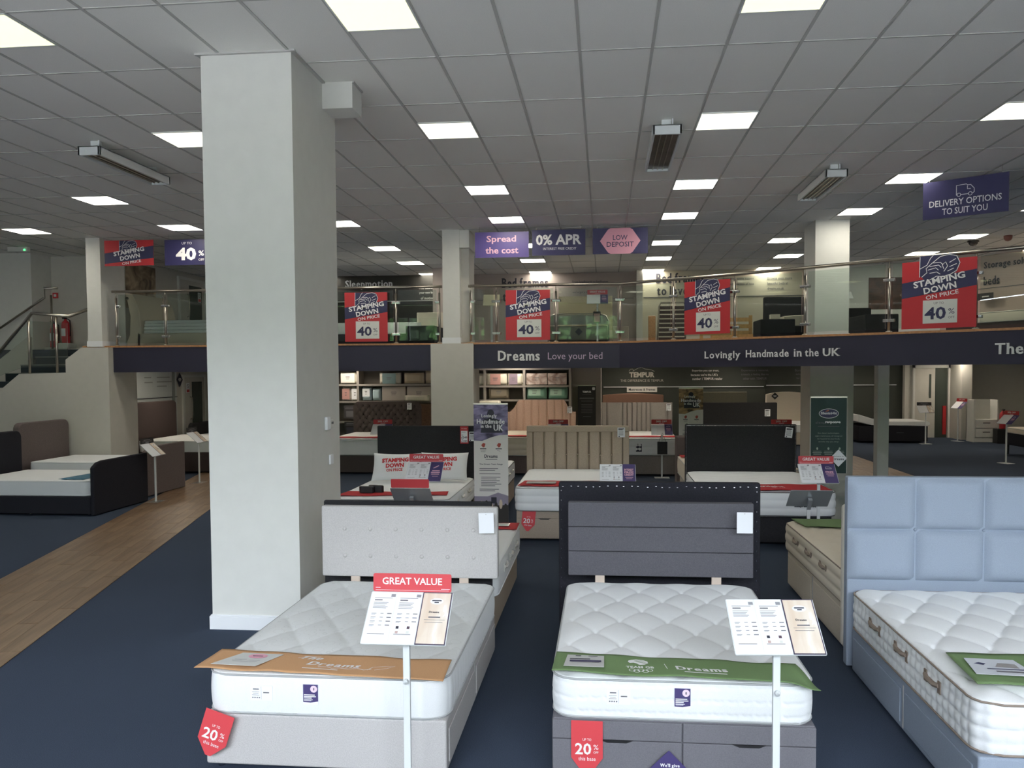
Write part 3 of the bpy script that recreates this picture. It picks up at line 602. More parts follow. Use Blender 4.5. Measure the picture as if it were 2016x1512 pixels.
# ================================================================== ROLL-UP BANNERS
def banner(lab, x, y, rz, w_, h_, m, name='roll_up_banner'):
    b = board(name, w_, h_, m, (x, y, .08+h_/2), rz, th=.004, label=lab, cat='banner')
    MB().prism(rectp(-w_/2-.01, w_/2+.01, -h_/2-.075, -h_/2), -.05, .05).build('base_cassette', STEEL, b, bevel=.01)
    MB().prism(rectp(-w_/2, w_/2, h_/2-.01, h_/2+.008), -.012, .006).build('top_rail', STEEL, b)
    for s in (-1, 1): MB().prism(rectp(s*w_*.35-.02, s*w_*.35+.02, -h_/2-.08, -h_/2-.055), -.12, .14).build('foot', STEEL, b)
    return b
def hand_banner(lab, x, y, w_, h_, cols, band):
    b = banner(lab, x, y, 0, w_, h_, OFFW); s = w_/.44
    top = h_/2-.01
    wv = [(-w_/2, top), (-w_/2, top-.46*s), (-w_*.25, top-.465*s), (0, top-.42*s), (w_*.25, top-.39*s), (w_/2, top-.385*s), (w_/2, top)]
    patch(b, wv, photo_mat('banner_photo_'+band, cols, 6, .6, (1, 2.2, 1)), 1, 'photo_print')
    patch(b, circ(0, top-.12*s, .045*s, .06*s), MC['dark_letters'], 2, 'figure_print'); patch(b, [(-.13*s, top-.36*s), (-.11*s, top-.2*s), (0, top-.16*s), (.12*s, top-.2*s), (.15*s, top-.36*s)], MC['dark_letters'], 2, 'figure_print')
    text(b, 'Lovingly', -.02*s, top-.15*s, .2*s, .055*s, LETW, 4, serif=True); text(b, 'Handmade', 0, top-.215*s, .36*s, .06*s, LETW, 4, serif=True); text(b, 'in the', -.06*s, top-.275*s, .14*s, .042*s, LETW, 4, serif=True); text(b, 'UK', .10*s, top-.295*s, .13*s, .08*s, LETW, 4, serif=True)
    for (cx, sh) in ((-.1*s, 0), (.1*s, 1)):
        patch(b, [(cx-.025*s, top-.52*s), (cx, top-.49*s), (cx+.03*s, top-.5*s), (cx+.02*s, top-.54*s), (cx, top-.55*s)], mat('brick_red_print', (176, 78, 66), .6), 1, 'emblem_print')
        bars(b, [(cx-.04*s, cx+.04*s, top-.565*s, .012*s)], LETD)
        mb = MB()
        if not sh: [mb.strip(circ(cx-.024*s+.012*s*q, top-(.592+.008*(q % 2))*s, .009*s, n=10), .002, .0012, True) for q in range(5)]
        else: mb.strip([(cx-.02*s, top-.585*s), (cx+.01*s, top-.59*s), (cx+.02*s, top-.605*s)], .004, .0012)
        mb.build('rings_print', LETG, b)
    text(b, 'Dreams', 0, top-.66*s, .17*s, .042*s, LETD, serif=True); bars(b, [(-.07*s, .08*s, top-.70*s, .006)], LETG)
    text(b, 'The Dream Team Range', .0, top-.765*s, .3*s, .022*s, LETD, bold=.02)
    rows = []
    for k, (i, l) in enumerate([(0, .24), (0, .2), None or (-1, 0), (0, .27), (-1, 0), (1, .25), (1, .2), (1, .24), (1, .2), (1, .26), (1, .18), (-1, 0), (0, .25), (0, .2)]):
        if i >= 0: rows.append(((-.15+.02*i)*s, (-.15+.02*i+l)*s, top-(.82+.022*k)*s, .008))
    bars(b, rows, LETG)
    if band == 'violet':
        patch(b, [(-w_/2, -h_/2), (w_/2, -h_/2), (w_/2, -h_/2+.40), (0, -h_/2+.36), (-w_/2, -h_/2+.36)], mat('dark_footer_print', (52, 48, 44), .6), 1)
        patch(b, [(-w_/2, -h_/2+.34), (w_/2, -h_/2+.36), (w_/2, -h_/2+.48), (w_*.2, -h_/2+.52), (-w_*.1, -h_/2+.47), (-w_/2, -h_/2+.47)], mat('lilac_footer_print', (150, 142, 158), .6), 2)
        rr = random.Random(3)
        for k in range(7): patch(b, circ(-w_*.42+w_*.14*k, -h_/2+.33+.02*(k % 3), .022, .05+.012*(k % 2), 12), mat('figure_cream', (214, 196, 170), .6) if k % 2 else MC['dark_footer_print'], 3+k % 2, 'figure_print')
        patch(b, rectp(.0, .07, -h_/2+.38, -h_/2+.46), MC['dark_letters'], 4, 'sign_print')
    return b
hand_banner('violet roll-up banner reading Lovingly Handmade in the UK, left of the beige bed', -1.45, 10.5, .445, 1.67, [(50, 44, 70), (110, 98, 150), (160, 150, 190)], 'violet')
hand_banner('brown roll-up banner reading Lovingly Handmade, between grey and black headboards', 1.70, 16.3, .47, 1.74, [(60, 42, 30), (150, 110, 70), (220, 180, 130)], 'brown')
GRN = mat('dark_green_print', (30, 58, 54), .55)
b = banner('dark green Silentnight sleepresponse banner beside the right column', 2.99, 11.3, 0, .475, 1.72, GRN)
MB().strip(rectp(-.236, .236, -.85, .855), .006, .001, True).build('border_print', OFFW, b)
patch(b, circ(0, .64, .125, .062), NAVYS, 1, 'oval_print'); m_ = MB(); m_.strip(circ(0, .64, .125, .062), .007, .003, True); m_.build('oval_outline', LETW, b); text(b, 'Silentnight', 0, .64, .21, .045, LETW, 3, bold=.03); patch(b, [(-.05, .668), (.0, .69), (.0, .675), (-.03, .665)], mat('orange_print', (206, 120, 80), .6), 4)
text(b, 'sleep', -.105, .515, .13, .04, LETG, 1, bold=0); text(b, 'response', .055, .517, .2, .036, LETW, 1, bold=.06); bars(b, [(-.14, .14, .468, .006)], LETG)
for k, s in enumerate(['five clever technologies,', 'eight mattresses, all designed', 'to respond to your body', 'and the way you sleep']): text(b, s, 0, .375-.038*k, (.28, .35, .29, .26)[k], .022, mat('sage_letters', (160, 172, 160), .6), 1, bold=0)
for k in (-1, 0, 1):
    patch(b, circ(k*.145, .17, .013, .018, 10), MC['sage_letters'], 1, 'icon_print'); bars(b, [(k*.145-.055, k*.145+.055, .135, .005), (k*.145-.06, k*.145+.06, .115, .008), (k*.145-.05, k*.145+.05, .095, .008)], MC['sage_letters'])
patch(b, rectp(-.2375, .2375, -.86, -.16), photo_mat('bedroom_photo', [(96, 104, 98), (140, 146, 138), (176, 172, 160)], 3, .4), 2, 'photo_print')
b2 = board('diamond_sign', .2, .2, WHITEC, (3.10, 11.22, .99), 0, poly=[(x, y) for x, y in [(0, -.115), (.1, -.01), (.1, .01), (0, .115), (-.1, .01), (-.1, -.01)]], label='white diamond card reading Exclusive to Dreams on the green banner', cat='sign'); text(b2, 'Exclusive to', 0, .025, .13, .018, LETG, bold=0); text(b2, 'Dreams', 0, -.01, .14, .03, LETD, serif=True)
b = banner('narrow black TEMPUR banner against the grey partition', -.42, 20.75, 0, .45, 1.72, mat('near_black_print', (36, 38, 38), .6))
text(b, 'TEMPUR', 0, .70, .22, .05, LETW, 1, bold=.04); bars(b, [(-.12, .12, .64, .008), (-.18, .18, .54, .03), (-.14, .14, .47, .012)]+[(-.14, .14, .38-.04*k, .01) for k in range(6)]+[(-.1, .1, .08, .01)], LETG)
patch(b, rrect(.07, .07, .02), LETW, 1, 'badge_print').location = (.17, .78, 0)
patch(b, [(-.2, -.42), (-.2, -.62), (.22, -.62), (.22, -.5), (.1, -.48), (-.05, -.38)], mat('steel_blue_print', (70, 92, 120), .6), 1); patch(b, [(-.12, -.32), (.05, -.4), (.22, -.41), (.22, -.6), (.1, -.52)], OFFW, 2)

# ================================================================== PRICE STANDS
SILK = photo_mat('silk_print', [(222, 202, 180), (250, 247, 243), (254, 253, 251), (240, 230, 216)], 7, 1.2, (1.4, .35, 1))
SILV = mat('silver_bracket', (190, 196, 200), .35, metal=.6)
def leaflet_print(pan, x0, w_, prices, sw):
    rows = [(x0+.02, x0+w_-.02, .11, .0022), (x0+.022, x0+.022+w_*.3, .098, .006)]
    for k in range(5): rows.append((x0+.02, x0+w_*(.72-.05*(k % 3)), .083-.008*k, .0022))
    for k in range(prices):
        y = .02-.022*k; rows += [(x0+.02, x0+.045, y, .0025), (x0+w_*.5, x0+w_*.62, y, .0025), (x0+w_*.76, x0+w_*.93, y, .0045), (x0+.02, x0+.04, y-.006, .0018)]
    rows += [(x0+.02, x0+w_*.8, -.095, .003)]
    bars(pan, rows, LETG, 3, lz=.001)
    bars(pan, [(x0+w_*.78, x0+w_*.95, .125, .016)], mat('mid_grey_print', (150, 150, 155), .6), 3, 'small_block', lz=.001)
    if sw:
        for a in range(2):
            for b_ in range(2): patch(pan, rectp(x0+w_*(.2+.42*a), x0+w_*(.2+.42*a)+.014, -.065-.026*b_, -.051-.026*b_), [LETD, mat('plum_swatch', (92, 72, 84), .6), mat('pink_swatch', (196, 170, 164), .6), GREYC][a+2*b_], 4, 'swatch', lz=.001)
def price_stand(lab, x, y, rz=0., header=None, hcol=None, leaf='silk', zt=1.055, detail=True, h2=None, group=None):
    t = empty('price_stand', (x, y, 0), rz, label=lab, cat='price stand', group=group)
    MB().box(-.15, .15, -.11, .11, 0, .006).build('base_plate', WHITEM, t, bevel=.002)
    MB().box(-.017, .017, -.01, .01, .006, zt-.22).build('pole', WHITEM, t, bevel=.002)
    if detail: 
        kb = MB(); kb.tube([(0, -.01, zt-.42), (0, -.03, zt-.42)], .012, 10).tube([(0, -.03, zt-.42), (.008, -.034, zt-.41)], .005, 6); kb.build('clamp_knob', WHITEM, t, True)
    MB().prism([(-.012, zt-.24), (.012, zt-.24), (.09, zt-.13), (.06, zt-.11)], -.02, .02, 'x').build('bracket', SILV, t)
    pan = MB().prism(rrect(.425, .30, .008), -.006, 0).build('display_panel', SILV if not detail else WHITEM, t, loc=(0, .03, zt-.115), rot=(PI/4-.06, 0, 0))
    for k in range(2):
        MB().prism(rectp(-.208+.132*k, -.077+.132*k, -.147, .147), 0, .002).build('leaflet', WHITEC, pan)
        if detail: leaflet_print(pan, -.208+.132*k, .132, 3+(k == 0), k == 1)
    MB().prism(rectp(.058, .208, -.148, .148), 0, .003).build('leaflet', mat('dark_plum_print', (72, 62, 84), .5) if leaf == 'silk' else PURPLE, pan)
    if leaf == 'silk':
        patch(pan, rectp(.063, .203, -.143, .143), SILK, 4, 'photo_print', lz=.001)
        patch(pan, circ(.135, .095, .034, .018, 18), WHITEC, 5, 'oval_print', lz=.001); bars(pan, [(.111, .159, .098, .006), (.124, .146, .088, .006)], LETD, 6, lz=.001)
        text(pan, 'Dreams', .13, .032, .052, .011, LETD, 6, serif=True, lz=.001); bars(pan, [(.105, .165, .003, .006), (.085, .19, -.012, .002), (.09, .18, -.026, .002)], LETG, 6, lz=.001)
    elif leaf == 'free':
        text(pan, 'FREE', .133, .02, .09, .035, LETP, 4, bold=.03, lz=.001); bars(pan, [(.09, .18, -.012, .01), (.1, .17, -.04, .007)], LETP, 4, lz=.001); mb = MB(); mb.strip([(.1, .07), (.1, .1), (.14, .1), (.165, .08), (.165, .07), (.1, .07)], .005, .004); mb.build('van_outline', LETW, pan)
    elif leaf == 'credit':
        for k, s in enumerate(['INTEREST', 'FREE', 'CREDIT']): text(pan, s, .133, .06-.04*k, .11, .034, LETP, 4, bold=.04, lz=.001)
        bars(pan, [(.09, .18, -.06, .008), (.1, .17, -.08, .006)], LETP, 4, lz=.001)
    elif leaf == 'pen':
        mb = MB(); mb.strip([(.1, .05), (.16, .09)], .014, .004); mb.build('pen_print', LETP, pan); bars(pan, [(.09, .18, .01, .012), (.08, .185, -.015, .014), (.085, .18, -.042, .012), (.1, .17, -.075, .006)], LETP, 4, lz=.001)
    if header:
        hd = MB().prism(rrect(.405, .092, .01), -.004, 0).build('header_card', hcol or RED, t, loc=(0, .135, zt+.034), rot=(PI/2-.08, 0, 0))
        if header == '-': bars(hd, [(-.1, .1, .012, .014), (-.14, .14, -.012, .012)], LETG)
        else: text(hd, header, 0, .008, .31 if len(header) > 8 else .22, .036, LETW, bold=.015)
        if detail: bars(hd, [(-.19, -.165, -.026, .002), (.15, .195, -.03, .002), (-.19, .19, -.038, .0015)], WHITEC)
        else: bars(hd, [(-.05, .05, -.03, .004)], WHITEC)
    return t
price_stand('white price stand with red GREAT VALUE header in front of the tan-runner bed', -.975, 3.95, header='GREAT VALUE')
price_stand('white price stand without header in front of the green-runner bed', .815, 3.95, rz=.07)
price_stand('price stand with red GREAT VALUE header at the two-pillow bed', -2.08, 9.36, header='GREAT VALUE', leaf='pen', zt=1.12, h2=1)
price_stand('price stand with interest free credit leaflet at the beige headboard bed', .165, 9.75, leaf='credit', zt=1.06)
price_stand('price stand with red GREAT VALUE header at the Silentnight bed', 2.50, 9.85, header='GREAT VALUE', leaf='free', zt=1.065)
price_stand('price stand seen from behind with a red header, behind the light grey headboard', -2.02, 8.55, rz=PI, header='GREAT VALUE', leaf='free', zt=.965, detail=False)
price_stand('price stand seen from behind without header, left of the blue headboard', 2.12, 8.75, rz=PI, leaf='free', zt=.95, detail=False)
for k, (x, lab) in enumerate([(-4.62, 'stand with 20% OFF header before the dark tufted headboard'), (-.93, 'stand with 20% OFF header before the pink headboard'), (1.17, 'stand with 20% OFF header before the grey channelled headboard'), (3.55, 'stand with 20% OFF header at the right of the rear black headboard')]):
    price_stand('price '+lab, x, 16.75, header='20% OFF', hcol=REDD, leaf='free', zt=1.09, detail=False, group='20% OFF price stands in the third row')
price_stand('price stand with black header at the foot of the black bed on the left', -7.53, 13.15, rz=PI/2, header='-', hcol=BLACK, leaf='silk', zt=1.0, detail=False)
price_stand('price stand with black header farther up the left aisle', -7.96, 15.5, rz=PI/2, header='-', hcol=BLACK, leaf='silk', zt=1.02, detail=False)
price_stand('price stand with black header at the foot of the adjustable bed', 9.27, 24.75, header='-', hcol=BLACK, leaf='silk', zt=1.12, detail=False)
price_stand('price stand with red header beside the far right bed on legs', 9.15, 19.7, rz=-1.2, header='20% OFF', hcol=REDD, leaf='free', zt=1.12, detail=False)
price_stand('small price stand with red header by the white drawer unit', 10.55, 25.7, rz=-1.2, header='20% OFF', hcol=REDD, leaf='free', zt=1.2, detail=False)
# ================================================================== BEDS
def mattress(lab, x, y, rz, z0, w_, l, h, top='quilt', side='plain', tick=None, pip=None, r=.10, n=(60, 80), amp=None, handles=0, group=None, ptop=None, dip=None, name='mattress'):
    """one closed mesh: tufted top, quilted border; local foot end at -l/2"""
    nx, ny = n
    t = empty(name, (x, y, z0), rz, label=lab, cat='mattress', group=group)
    v1 = np.linspace(-1, 1, ny); ys = l/2*(.75*v1+.25*np.sin(v1*PI/2)); us = np.linspace(-1, 1, nx); us = .8*us+.2*np.sin(us*PI/2)
    dy = np.maximum(0, np.abs(ys)-(l/2-r)); xm = w_/2-(r-np.sqrt(np.maximum(0, r*r-dy*dy)))
    X = xm[:, None]*us[None, :]; Y = np.repeat(ys[:, None], nx, 1)
    ed = np.minimum(xm[:, None]-np.abs(X), l/2-np.abs(Y)); crown = 1-np.exp(-ed/.035)
    A = {'tuft': .034, 'damask': .018, 'quilt': .007, 'plain': .0, 'wave': .009}[top] if amp is None else amp
    if top in ('tuft', 'damask'):
        a, b = (.305, .235) if top == 'tuft' else (.30, .26)
        U = PI*(X/a+Y/(2*b)); V = PI*(X/a-Y/(2*b))
        P_ = np.abs(np.sin(U)*np.sin(V)); Z = A*(P_**.42)*.75
        C_ = np.exp(-((np.abs(np.sin(U))**2+np.abs(np.sin(V))**2)/.06)); Z -= A*.35*C_
    elif top == 'quilt': Z = A*(np.abs(np.sin(PI*(X+Y)/.14)*np.sin(PI*(X-Y)/.14))**.5)
    elif top == 'wave': Z = A*np.sin(PI*Y/.09+2*np.sin(X*6))
    else: Z = 0*X
    hp = np.max(Z)
    Z = h-.012-hp+Z*np.minimum(1, ed/.09)*1.0+.012*crown+hp*(1-np.minimum(1, ed/.09))*(.35)
    rnd = np.random.RandomState(3); Z = Z+.0012*rnd.randn(*Z.shape)*0
    verts = np.stack([X, Y, Z], 2).reshape(-1, 3)
    idx = lambda j, i: j*nx+i
    faces = [(idx(j, i), idx(j, i+1), idx(j+1, i+1), idx(j+1, i)) for j in range(ny-1) for i in range(nx-1)]
    loop = [idx(0, i) for i in range(nx)]+[idx(j, nx-1) for j in range(1, ny)]+[idx(ny-1, i) for i in range(nx-2, -1, -1)]+[idx(j, 0) for j in range(ny-2, 0, -1)]
    L = verts[loop]; m = len(loop); nxt = np.roll(L, -1, 0); prv = np.roll(L, 1, 0); tg = nxt-prv; N = np.stack([tg[:, 1], -tg[:, 0]], 1); N /= np.linalg.norm(N, axis=1)[:, None]+1e-9
    s = np.concatenate([[0], np.cumsum(np.linalg.norm(np.diff(L[:, :2], axis=0), axis=1))])
    lv = 26 if side in ('tuft', 'zig', 'horiz') else 12
    allv = [verts]; base = len(verts); prev = loop; ztop = L[:, 2]
    for k in range(1, lv+1):
        tt = k/lv; bul = .012*math.sin(PI*tt)**.6
        if side == 'vert': d = -.004*np.exp(-(((s/.085) % 1-.5)/.09)**2)
        elif side == 'zig': ph = (tt*3.0+.18*np.abs(((s/.07) % 1)*2-1)) % 1; d = -.006*np.exp(-((ph-.5)/.10)**2)*(np.abs(((s/.07) % 1)-.5) < .38)
        elif side == 'tuft': d = .012*(np.abs(np.sin(PI*s/.075))*abs(math.sin(PI*tt*4)))**.5-.004
        elif side == 'horiz': d = .012*abs(math.sin(PI*tt*3))**.5+0*s-.003
        else: d = 0*s
        zz = ztop*(1-tt)+tt*.0
        xy = L[:, :2]+N*(bul+d)[:, None]
        allv.append(np.concatenate([xy, zz[:, None]], 1)); cur = [base+i for i in range(m)]; base += m
        faces += [(prev[i], cur[i], cur[(i+1) % m], prev[(i+1) % m]) for i in range(m)]; prev = cur
    faces.append(tuple(prev)[::-1] if False else tuple(reversed(prev)))
    V = np.concatenate(allv); mb = MB(); mb.v = [tuple(q) for q in V.tolist()]; mb.f = faces; ntop = (nx-1)*(ny-1); mb.mi = [0]*ntop+[1]*(len(faces)-ntop)
    mb.build('cover', [tick, TK if tick is TKD else tick], t, True)
    st_ = max(1, m//160)
    if pip:
        hz = h-.014 if ptop is None else ptop
        for zz, rr in ((hz, .0055), (.012, .0055)):
            po = .013 if side == 'tuft' else .006; pts = [(L[i, 0]+N[i, 0]*po, L[i, 1]+N[i, 1]*po, (ztop[i]-.006 if zz > .05 else zz)) for i in range(0, m, st_)]
            MB().tube(pts, rr, 6, True).build('piping', pip, t, True)
    for k in range(handles):
        for sx in (-1, 1):
            yy = -l/2+l*(k+.5)/handles*.7+.28; hb = MB(); q = sx*(w_/2+.014)
            hb.box(min(q, q+sx*.006), max(q, q+sx*.006), yy-.11, yy-.075, h*.46, h*.68).box(min(q, q+sx*.006), max(q, q+sx*.006), yy+.075, yy+.11, h*.46, h*.68)
            hb.tube([(q+sx*.004, yy-.09, h*.6), (q+sx*.014, yy-.05, h*.575), (q+sx*.014, yy+.05, h*.575), (q+sx*.004, yy+.09, h*.6)], .014, 6); hb.build('handle', mat('taupe_webbing', (138, 124, 112), .8) if pip is PT else mat('pale_webbing', (214, 212, 206), .8), t)
    return t
def headboard(t, hb, w0, yl):
    """part of the bed; hb = dict(k kind, w, z0, z1, th, m)"""
    k = hb['k']; w_ = hb.get('w', w0); z0, z1, th, m = hb['z0'], hb['z1'], hb.get('th', .08), hb['m']; y0 = yl; x0 = -w_/2+hb.get('dx', 0); x1 = w_/2+hb.get('dx', 0); W = x1-x0
    if k == 'plain': return box('headboard', m, (x0, x1, y0, y0+th, z0, z1), t, bevel=hb.get('bv', .012))
    if k == 'round':
        return MB().prism([(a+(x0+x1)/2, b+(z0+z1)/2) for a, b in rrect(W, z1-z0, hb.get('r', .12), 8)], y0, y0+th, 'y').build('headboard', m, t, bevel=.02, seg=3)
    if k == 'curve':
        n = 24; top = [(x1-W*i/n, z1-hb.get('drop', .1)*abs(2*i/n-1)**2.2) for i in range(n+1)]
        return MB().prism([(x0, z0), (x1, z0)]+top, y0, y0+th, 'y').build('headboard', m, t, bevel=.015)
    if k == 'rows':
        b = box('headboard', m, (x0, x1, y0+.02, y0+th, z0, z1), t, bevel=.008); n = hb.get('n', 3); hh = (z1-z0)/n
        for i in range(n): box('padded_panel', m, (x0, x1, y0, y0+.03, z0+i*hh+.0015, z0+(i+1)*hh-.0015), b, bevel=.008)
        return b
    if k == 'buttons':
        b = box('headboard', m, (x0, x1, y0, y0+th, z0, z1), t, bevel=.014); me = MB().lathe([(.002, -.010), (.012, -.008), (.016, -.002), (.016, .004)], n=12).mesh('button', m, True)
        for zz in (z0+(z1-z0)*.30, z0+(z1-z0)*.68):
            for i in range(6): inst(me, 'button', b, (x0+W*(.135+.146*i), y0+.001, zz), (-PI/2, 0, 0))
        return b
    if k == 'cushions':
        b = box('headboard', m, (x0, x1, y0+.045, y0+th, z0, z1), t, bevel=.012); n = hb.get('n', 3); cz0 = hb.get('cz0', z0); hh = (z1-.006-cz0)/2; cw = W/n
        for j in range(2):
            for i in range(n):
                ax, az = x0+i*cw, cz0+j*hh; N_ = 14; V = []; Fq = []
                for q in range(N_+1):
                    for p in range(N_+1):
                        u, v = p/N_*2-1, q/N_*2-1; e = max(0, (1-abs(u)**5)*(1-abs(v)**5))**.55
                        V.append((ax+cw*(p/N_), y0+.05-.055*e, az+hh*(q/N_)))
                for q in range(N_):
                    for p in range(N_): a_ = q*(N_+1)+p; Fq.append((a_, a_+1, a_+N_+2, a_+N_+1))
                mb = MB(); mb.add(V, Fq); mb.build('padded_square', m, b, True)
        for i in range(1, n): MB().lathe([(.002, -.008), (.010, -.006), (.013, .006)], n=10).build('button', m, b, True, loc=(x0+i*cw, y0+.042, cz0+hh), rot=(-PI/2, 0, 0))
        return b
    if k == 'channels':
        b = box('headboard', m, (x0, x1, y0+.045, y0+th, z0, z1), t, bevel=.01)
        cuts = hb['cuts']; n = len(cuts)-1
        for i in range(n):
            a0, a1 = x0+W*cuts[i], x0+W*cuts[i+1]; ztop = hb['tops'][i] if 'tops' in hb else z1
            pf = hb.get('prof') or (lambda q: z1)
            g = MB(); N_ = 10; V = []
            for zi in range(3): V += [(a0+.002+(a1-a0-.004)*p/N_, y0+.045-.045*(max(0, 1-abs(p/N_*2-1)**6))**.5*(1 if zi < 2 else .35), (z0+.004, pf(a0+(a1-a0)*p/N_)-.012, pf(a0+(a1-a0)*p/N_))[zi]) for p in range(N_+1)]
            Fq = [(r_*(N_+1)+p, r_*(N_+1)+p+1, (r_+1)*(N_+1)+p+1, (r_+1)*(N_+1)+p) for r_ in range(2) for p in range(N_)]
            g.add(V, Fq); g.build('channel', m, b, True)
        return b
    if k == 'seams':       # frame border and upright pleats, a button in each
        b = box('headboard', m, (x0, x1, y0+.055, y0+th, z0, z1), t, bevel=.01); bd = .09
        fr = MB(); fr.box(x0, x1, y0, y0+.06, z1-bd, z1); fr.box(x0, x0+bd, y0, y0+.06, z0, z1-bd); fr.box(x1-bd, x1, y0, y0+.06, z0, z1-bd); fr.build('border', m, b, bevel=.01)
        n = hb.get('n', 9); cw = (W-2*bd)/n; zc = z0+(z1-bd-z0)*.46
        for i in range(n):
            ax = x0+bd+i*cw; N_ = 10; M_ = 14; V = []
            for q in range(M_+1):
                zz = z0+(z1-bd-z0)*q/M_; pinch = math.exp(-((zz-zc)/.12)**2)
                V += [(ax+cw*p/N_, y0+.052-.047*max(0, 1-abs(p/N_*2-1)**(14-9*pinch))**.5*(1-.2*abs(q/M_*2-1)**8), zz) for p in range(N_+1)]
            g = MB(); g.add(V, [(q*(N_+1)+p, q*(N_+1)+p+1, (q+1)*(N_+1)+p+1, (q+1)*(N_+1)+p) for q in range(M_) for p in range(N_)]); g.build('pleat', m, b, True)
            if i: MB().lathe([(.002, -.012), (.012, -.009), (.015, .004)], n=10).build('button', m, b, True, loc=(ax, y0+.014, zc), rot=(-PI/2, 0, 0))
        return b
    if k == 'deep':
        N_, M_ = 90, 40; V = []; rr = .14
        for q in range(M_+1):
            for p in range(N_+1):
                xx = x0+W*p/N_; zz = z0+(z1-z0)*q/M_
                U = PI*((xx-x0)/.155+(z1-zz)/.2); Vv = PI*((xx-x0)/.155-(z1-zz)/.2); e = min(xx-x0, x1-xx, z1-zz)
                f = (abs(math.sin(U)*math.sin(Vv))**.45); pit = math.exp(-((math.sin(U)**2+math.sin(Vv)**2)/.10))
                on = min(1, max(0, (e-.05)/.05))
                d = .045*(f*on+(1-on)*.8)-.05*pit*on
                cx = min(xx-x0, x1-xx); cz = z1-zz                       # rounded upper corners
                if cx < rr and cz < rr and math.hypot(rr-cx, rr-cz) > rr:
                    k_ = rr/math.hypot(rr-cx, rr-cz); ncx, ncz = rr-(rr-cx)*k_, rr-(rr-cz)*k_
                    xx = x0+ncx if xx-x0 < W/2 else x1-ncx; zz = z1-ncz
                V.append((xx, y0+.045-d, zz))
        g = MB(); g.add(V, [(q*(N_+1)+p, q*(N_+1)+p+1, (q+1)*(N_+1)+p+1, (q+1)*(N_+1)+p) for q in range(M_) for p in range(N_)])
        b = MB().prism([(a+(x0+x1)/2, c+(z0+z1)/2) for a, c in rrect(W, z1-z0, rr, 8)], y0+.055, y0+th, 'y').build('headboard', m, t)
        g.build('tufted_front', m, b, True)
        bt = MB().lathe([(.002, -.006), (.011, -.004), (.014, .004)], n=8).mesh('button', mat('pit_shade_button', (40, 36, 36), .8), True)  # buttons coloured near black to put shade into the tuft pits
        jn = 0
        for j in range(12):
            for i in range(24):
                xx = x0+.155*i/2; zz = z1-.1*j
                if (i+j) % 2 or not (x0+.09 < xx < x1-.09 and z0+.05 < zz < z1-.09): continue
                inst(bt, 'button', b, (xx, y0+.044, zz), (-PI/2, 0, 0)); jn += 1
        return b
    if k == 'stud':
        b = box('headboard', m, (x0, x1, y0, y0+th, z0, z1), t, bevel=.012); mb = MB()
        def st(px, pz): mb.add([(px+.006*math.cos(a*PI/3), y0-.002, pz+.006*math.sin(a*PI/3)) for a in range(6)]+[(px, y0-.008, pz)], [((a+1) % 6, a, 6) for a in range(6)])
        n = int(W/.0205)
        for i in range(n+1): st(x0+.015+(W-.03)*i/n, z1-.02)
        for i in range(int((z1-z0)/.0205)):
            for px in (x0+.015, x1-.015): st(px, z1-.02-.0205*i)
        mb.build('nail_heads', CHROME, b, kind='stuff'); return b
    if k == 'bare':        # unfinished back of a headboard with staples along the edge
        b = box('headboard', m, (x0, x1, y0, y0+th, z0, z1), t, bevel=.016); mb = MB(); rr = random.Random(5)
        for i in range(26): xx = x0+.03+(W-.06)*i/25+rr.uniform(-.01, .01); zz = z1-.035+rr.uniform(-.006, .004); mb.box(xx-.006, xx+.006, y0-.0025, y0-.0005, zz-.0018, zz+.0018)
        for i in range(15):
            for px in (x0+.03, x1-.02): zz = z1-.07-(z1-z0-.1)*i/14; mb.box(px-.0015, px+.0015, y0-.0025, y0-.0005, zz-.005, zz+.005)
        mb.build('staples', CHROME, b, kind='stuff'); return b
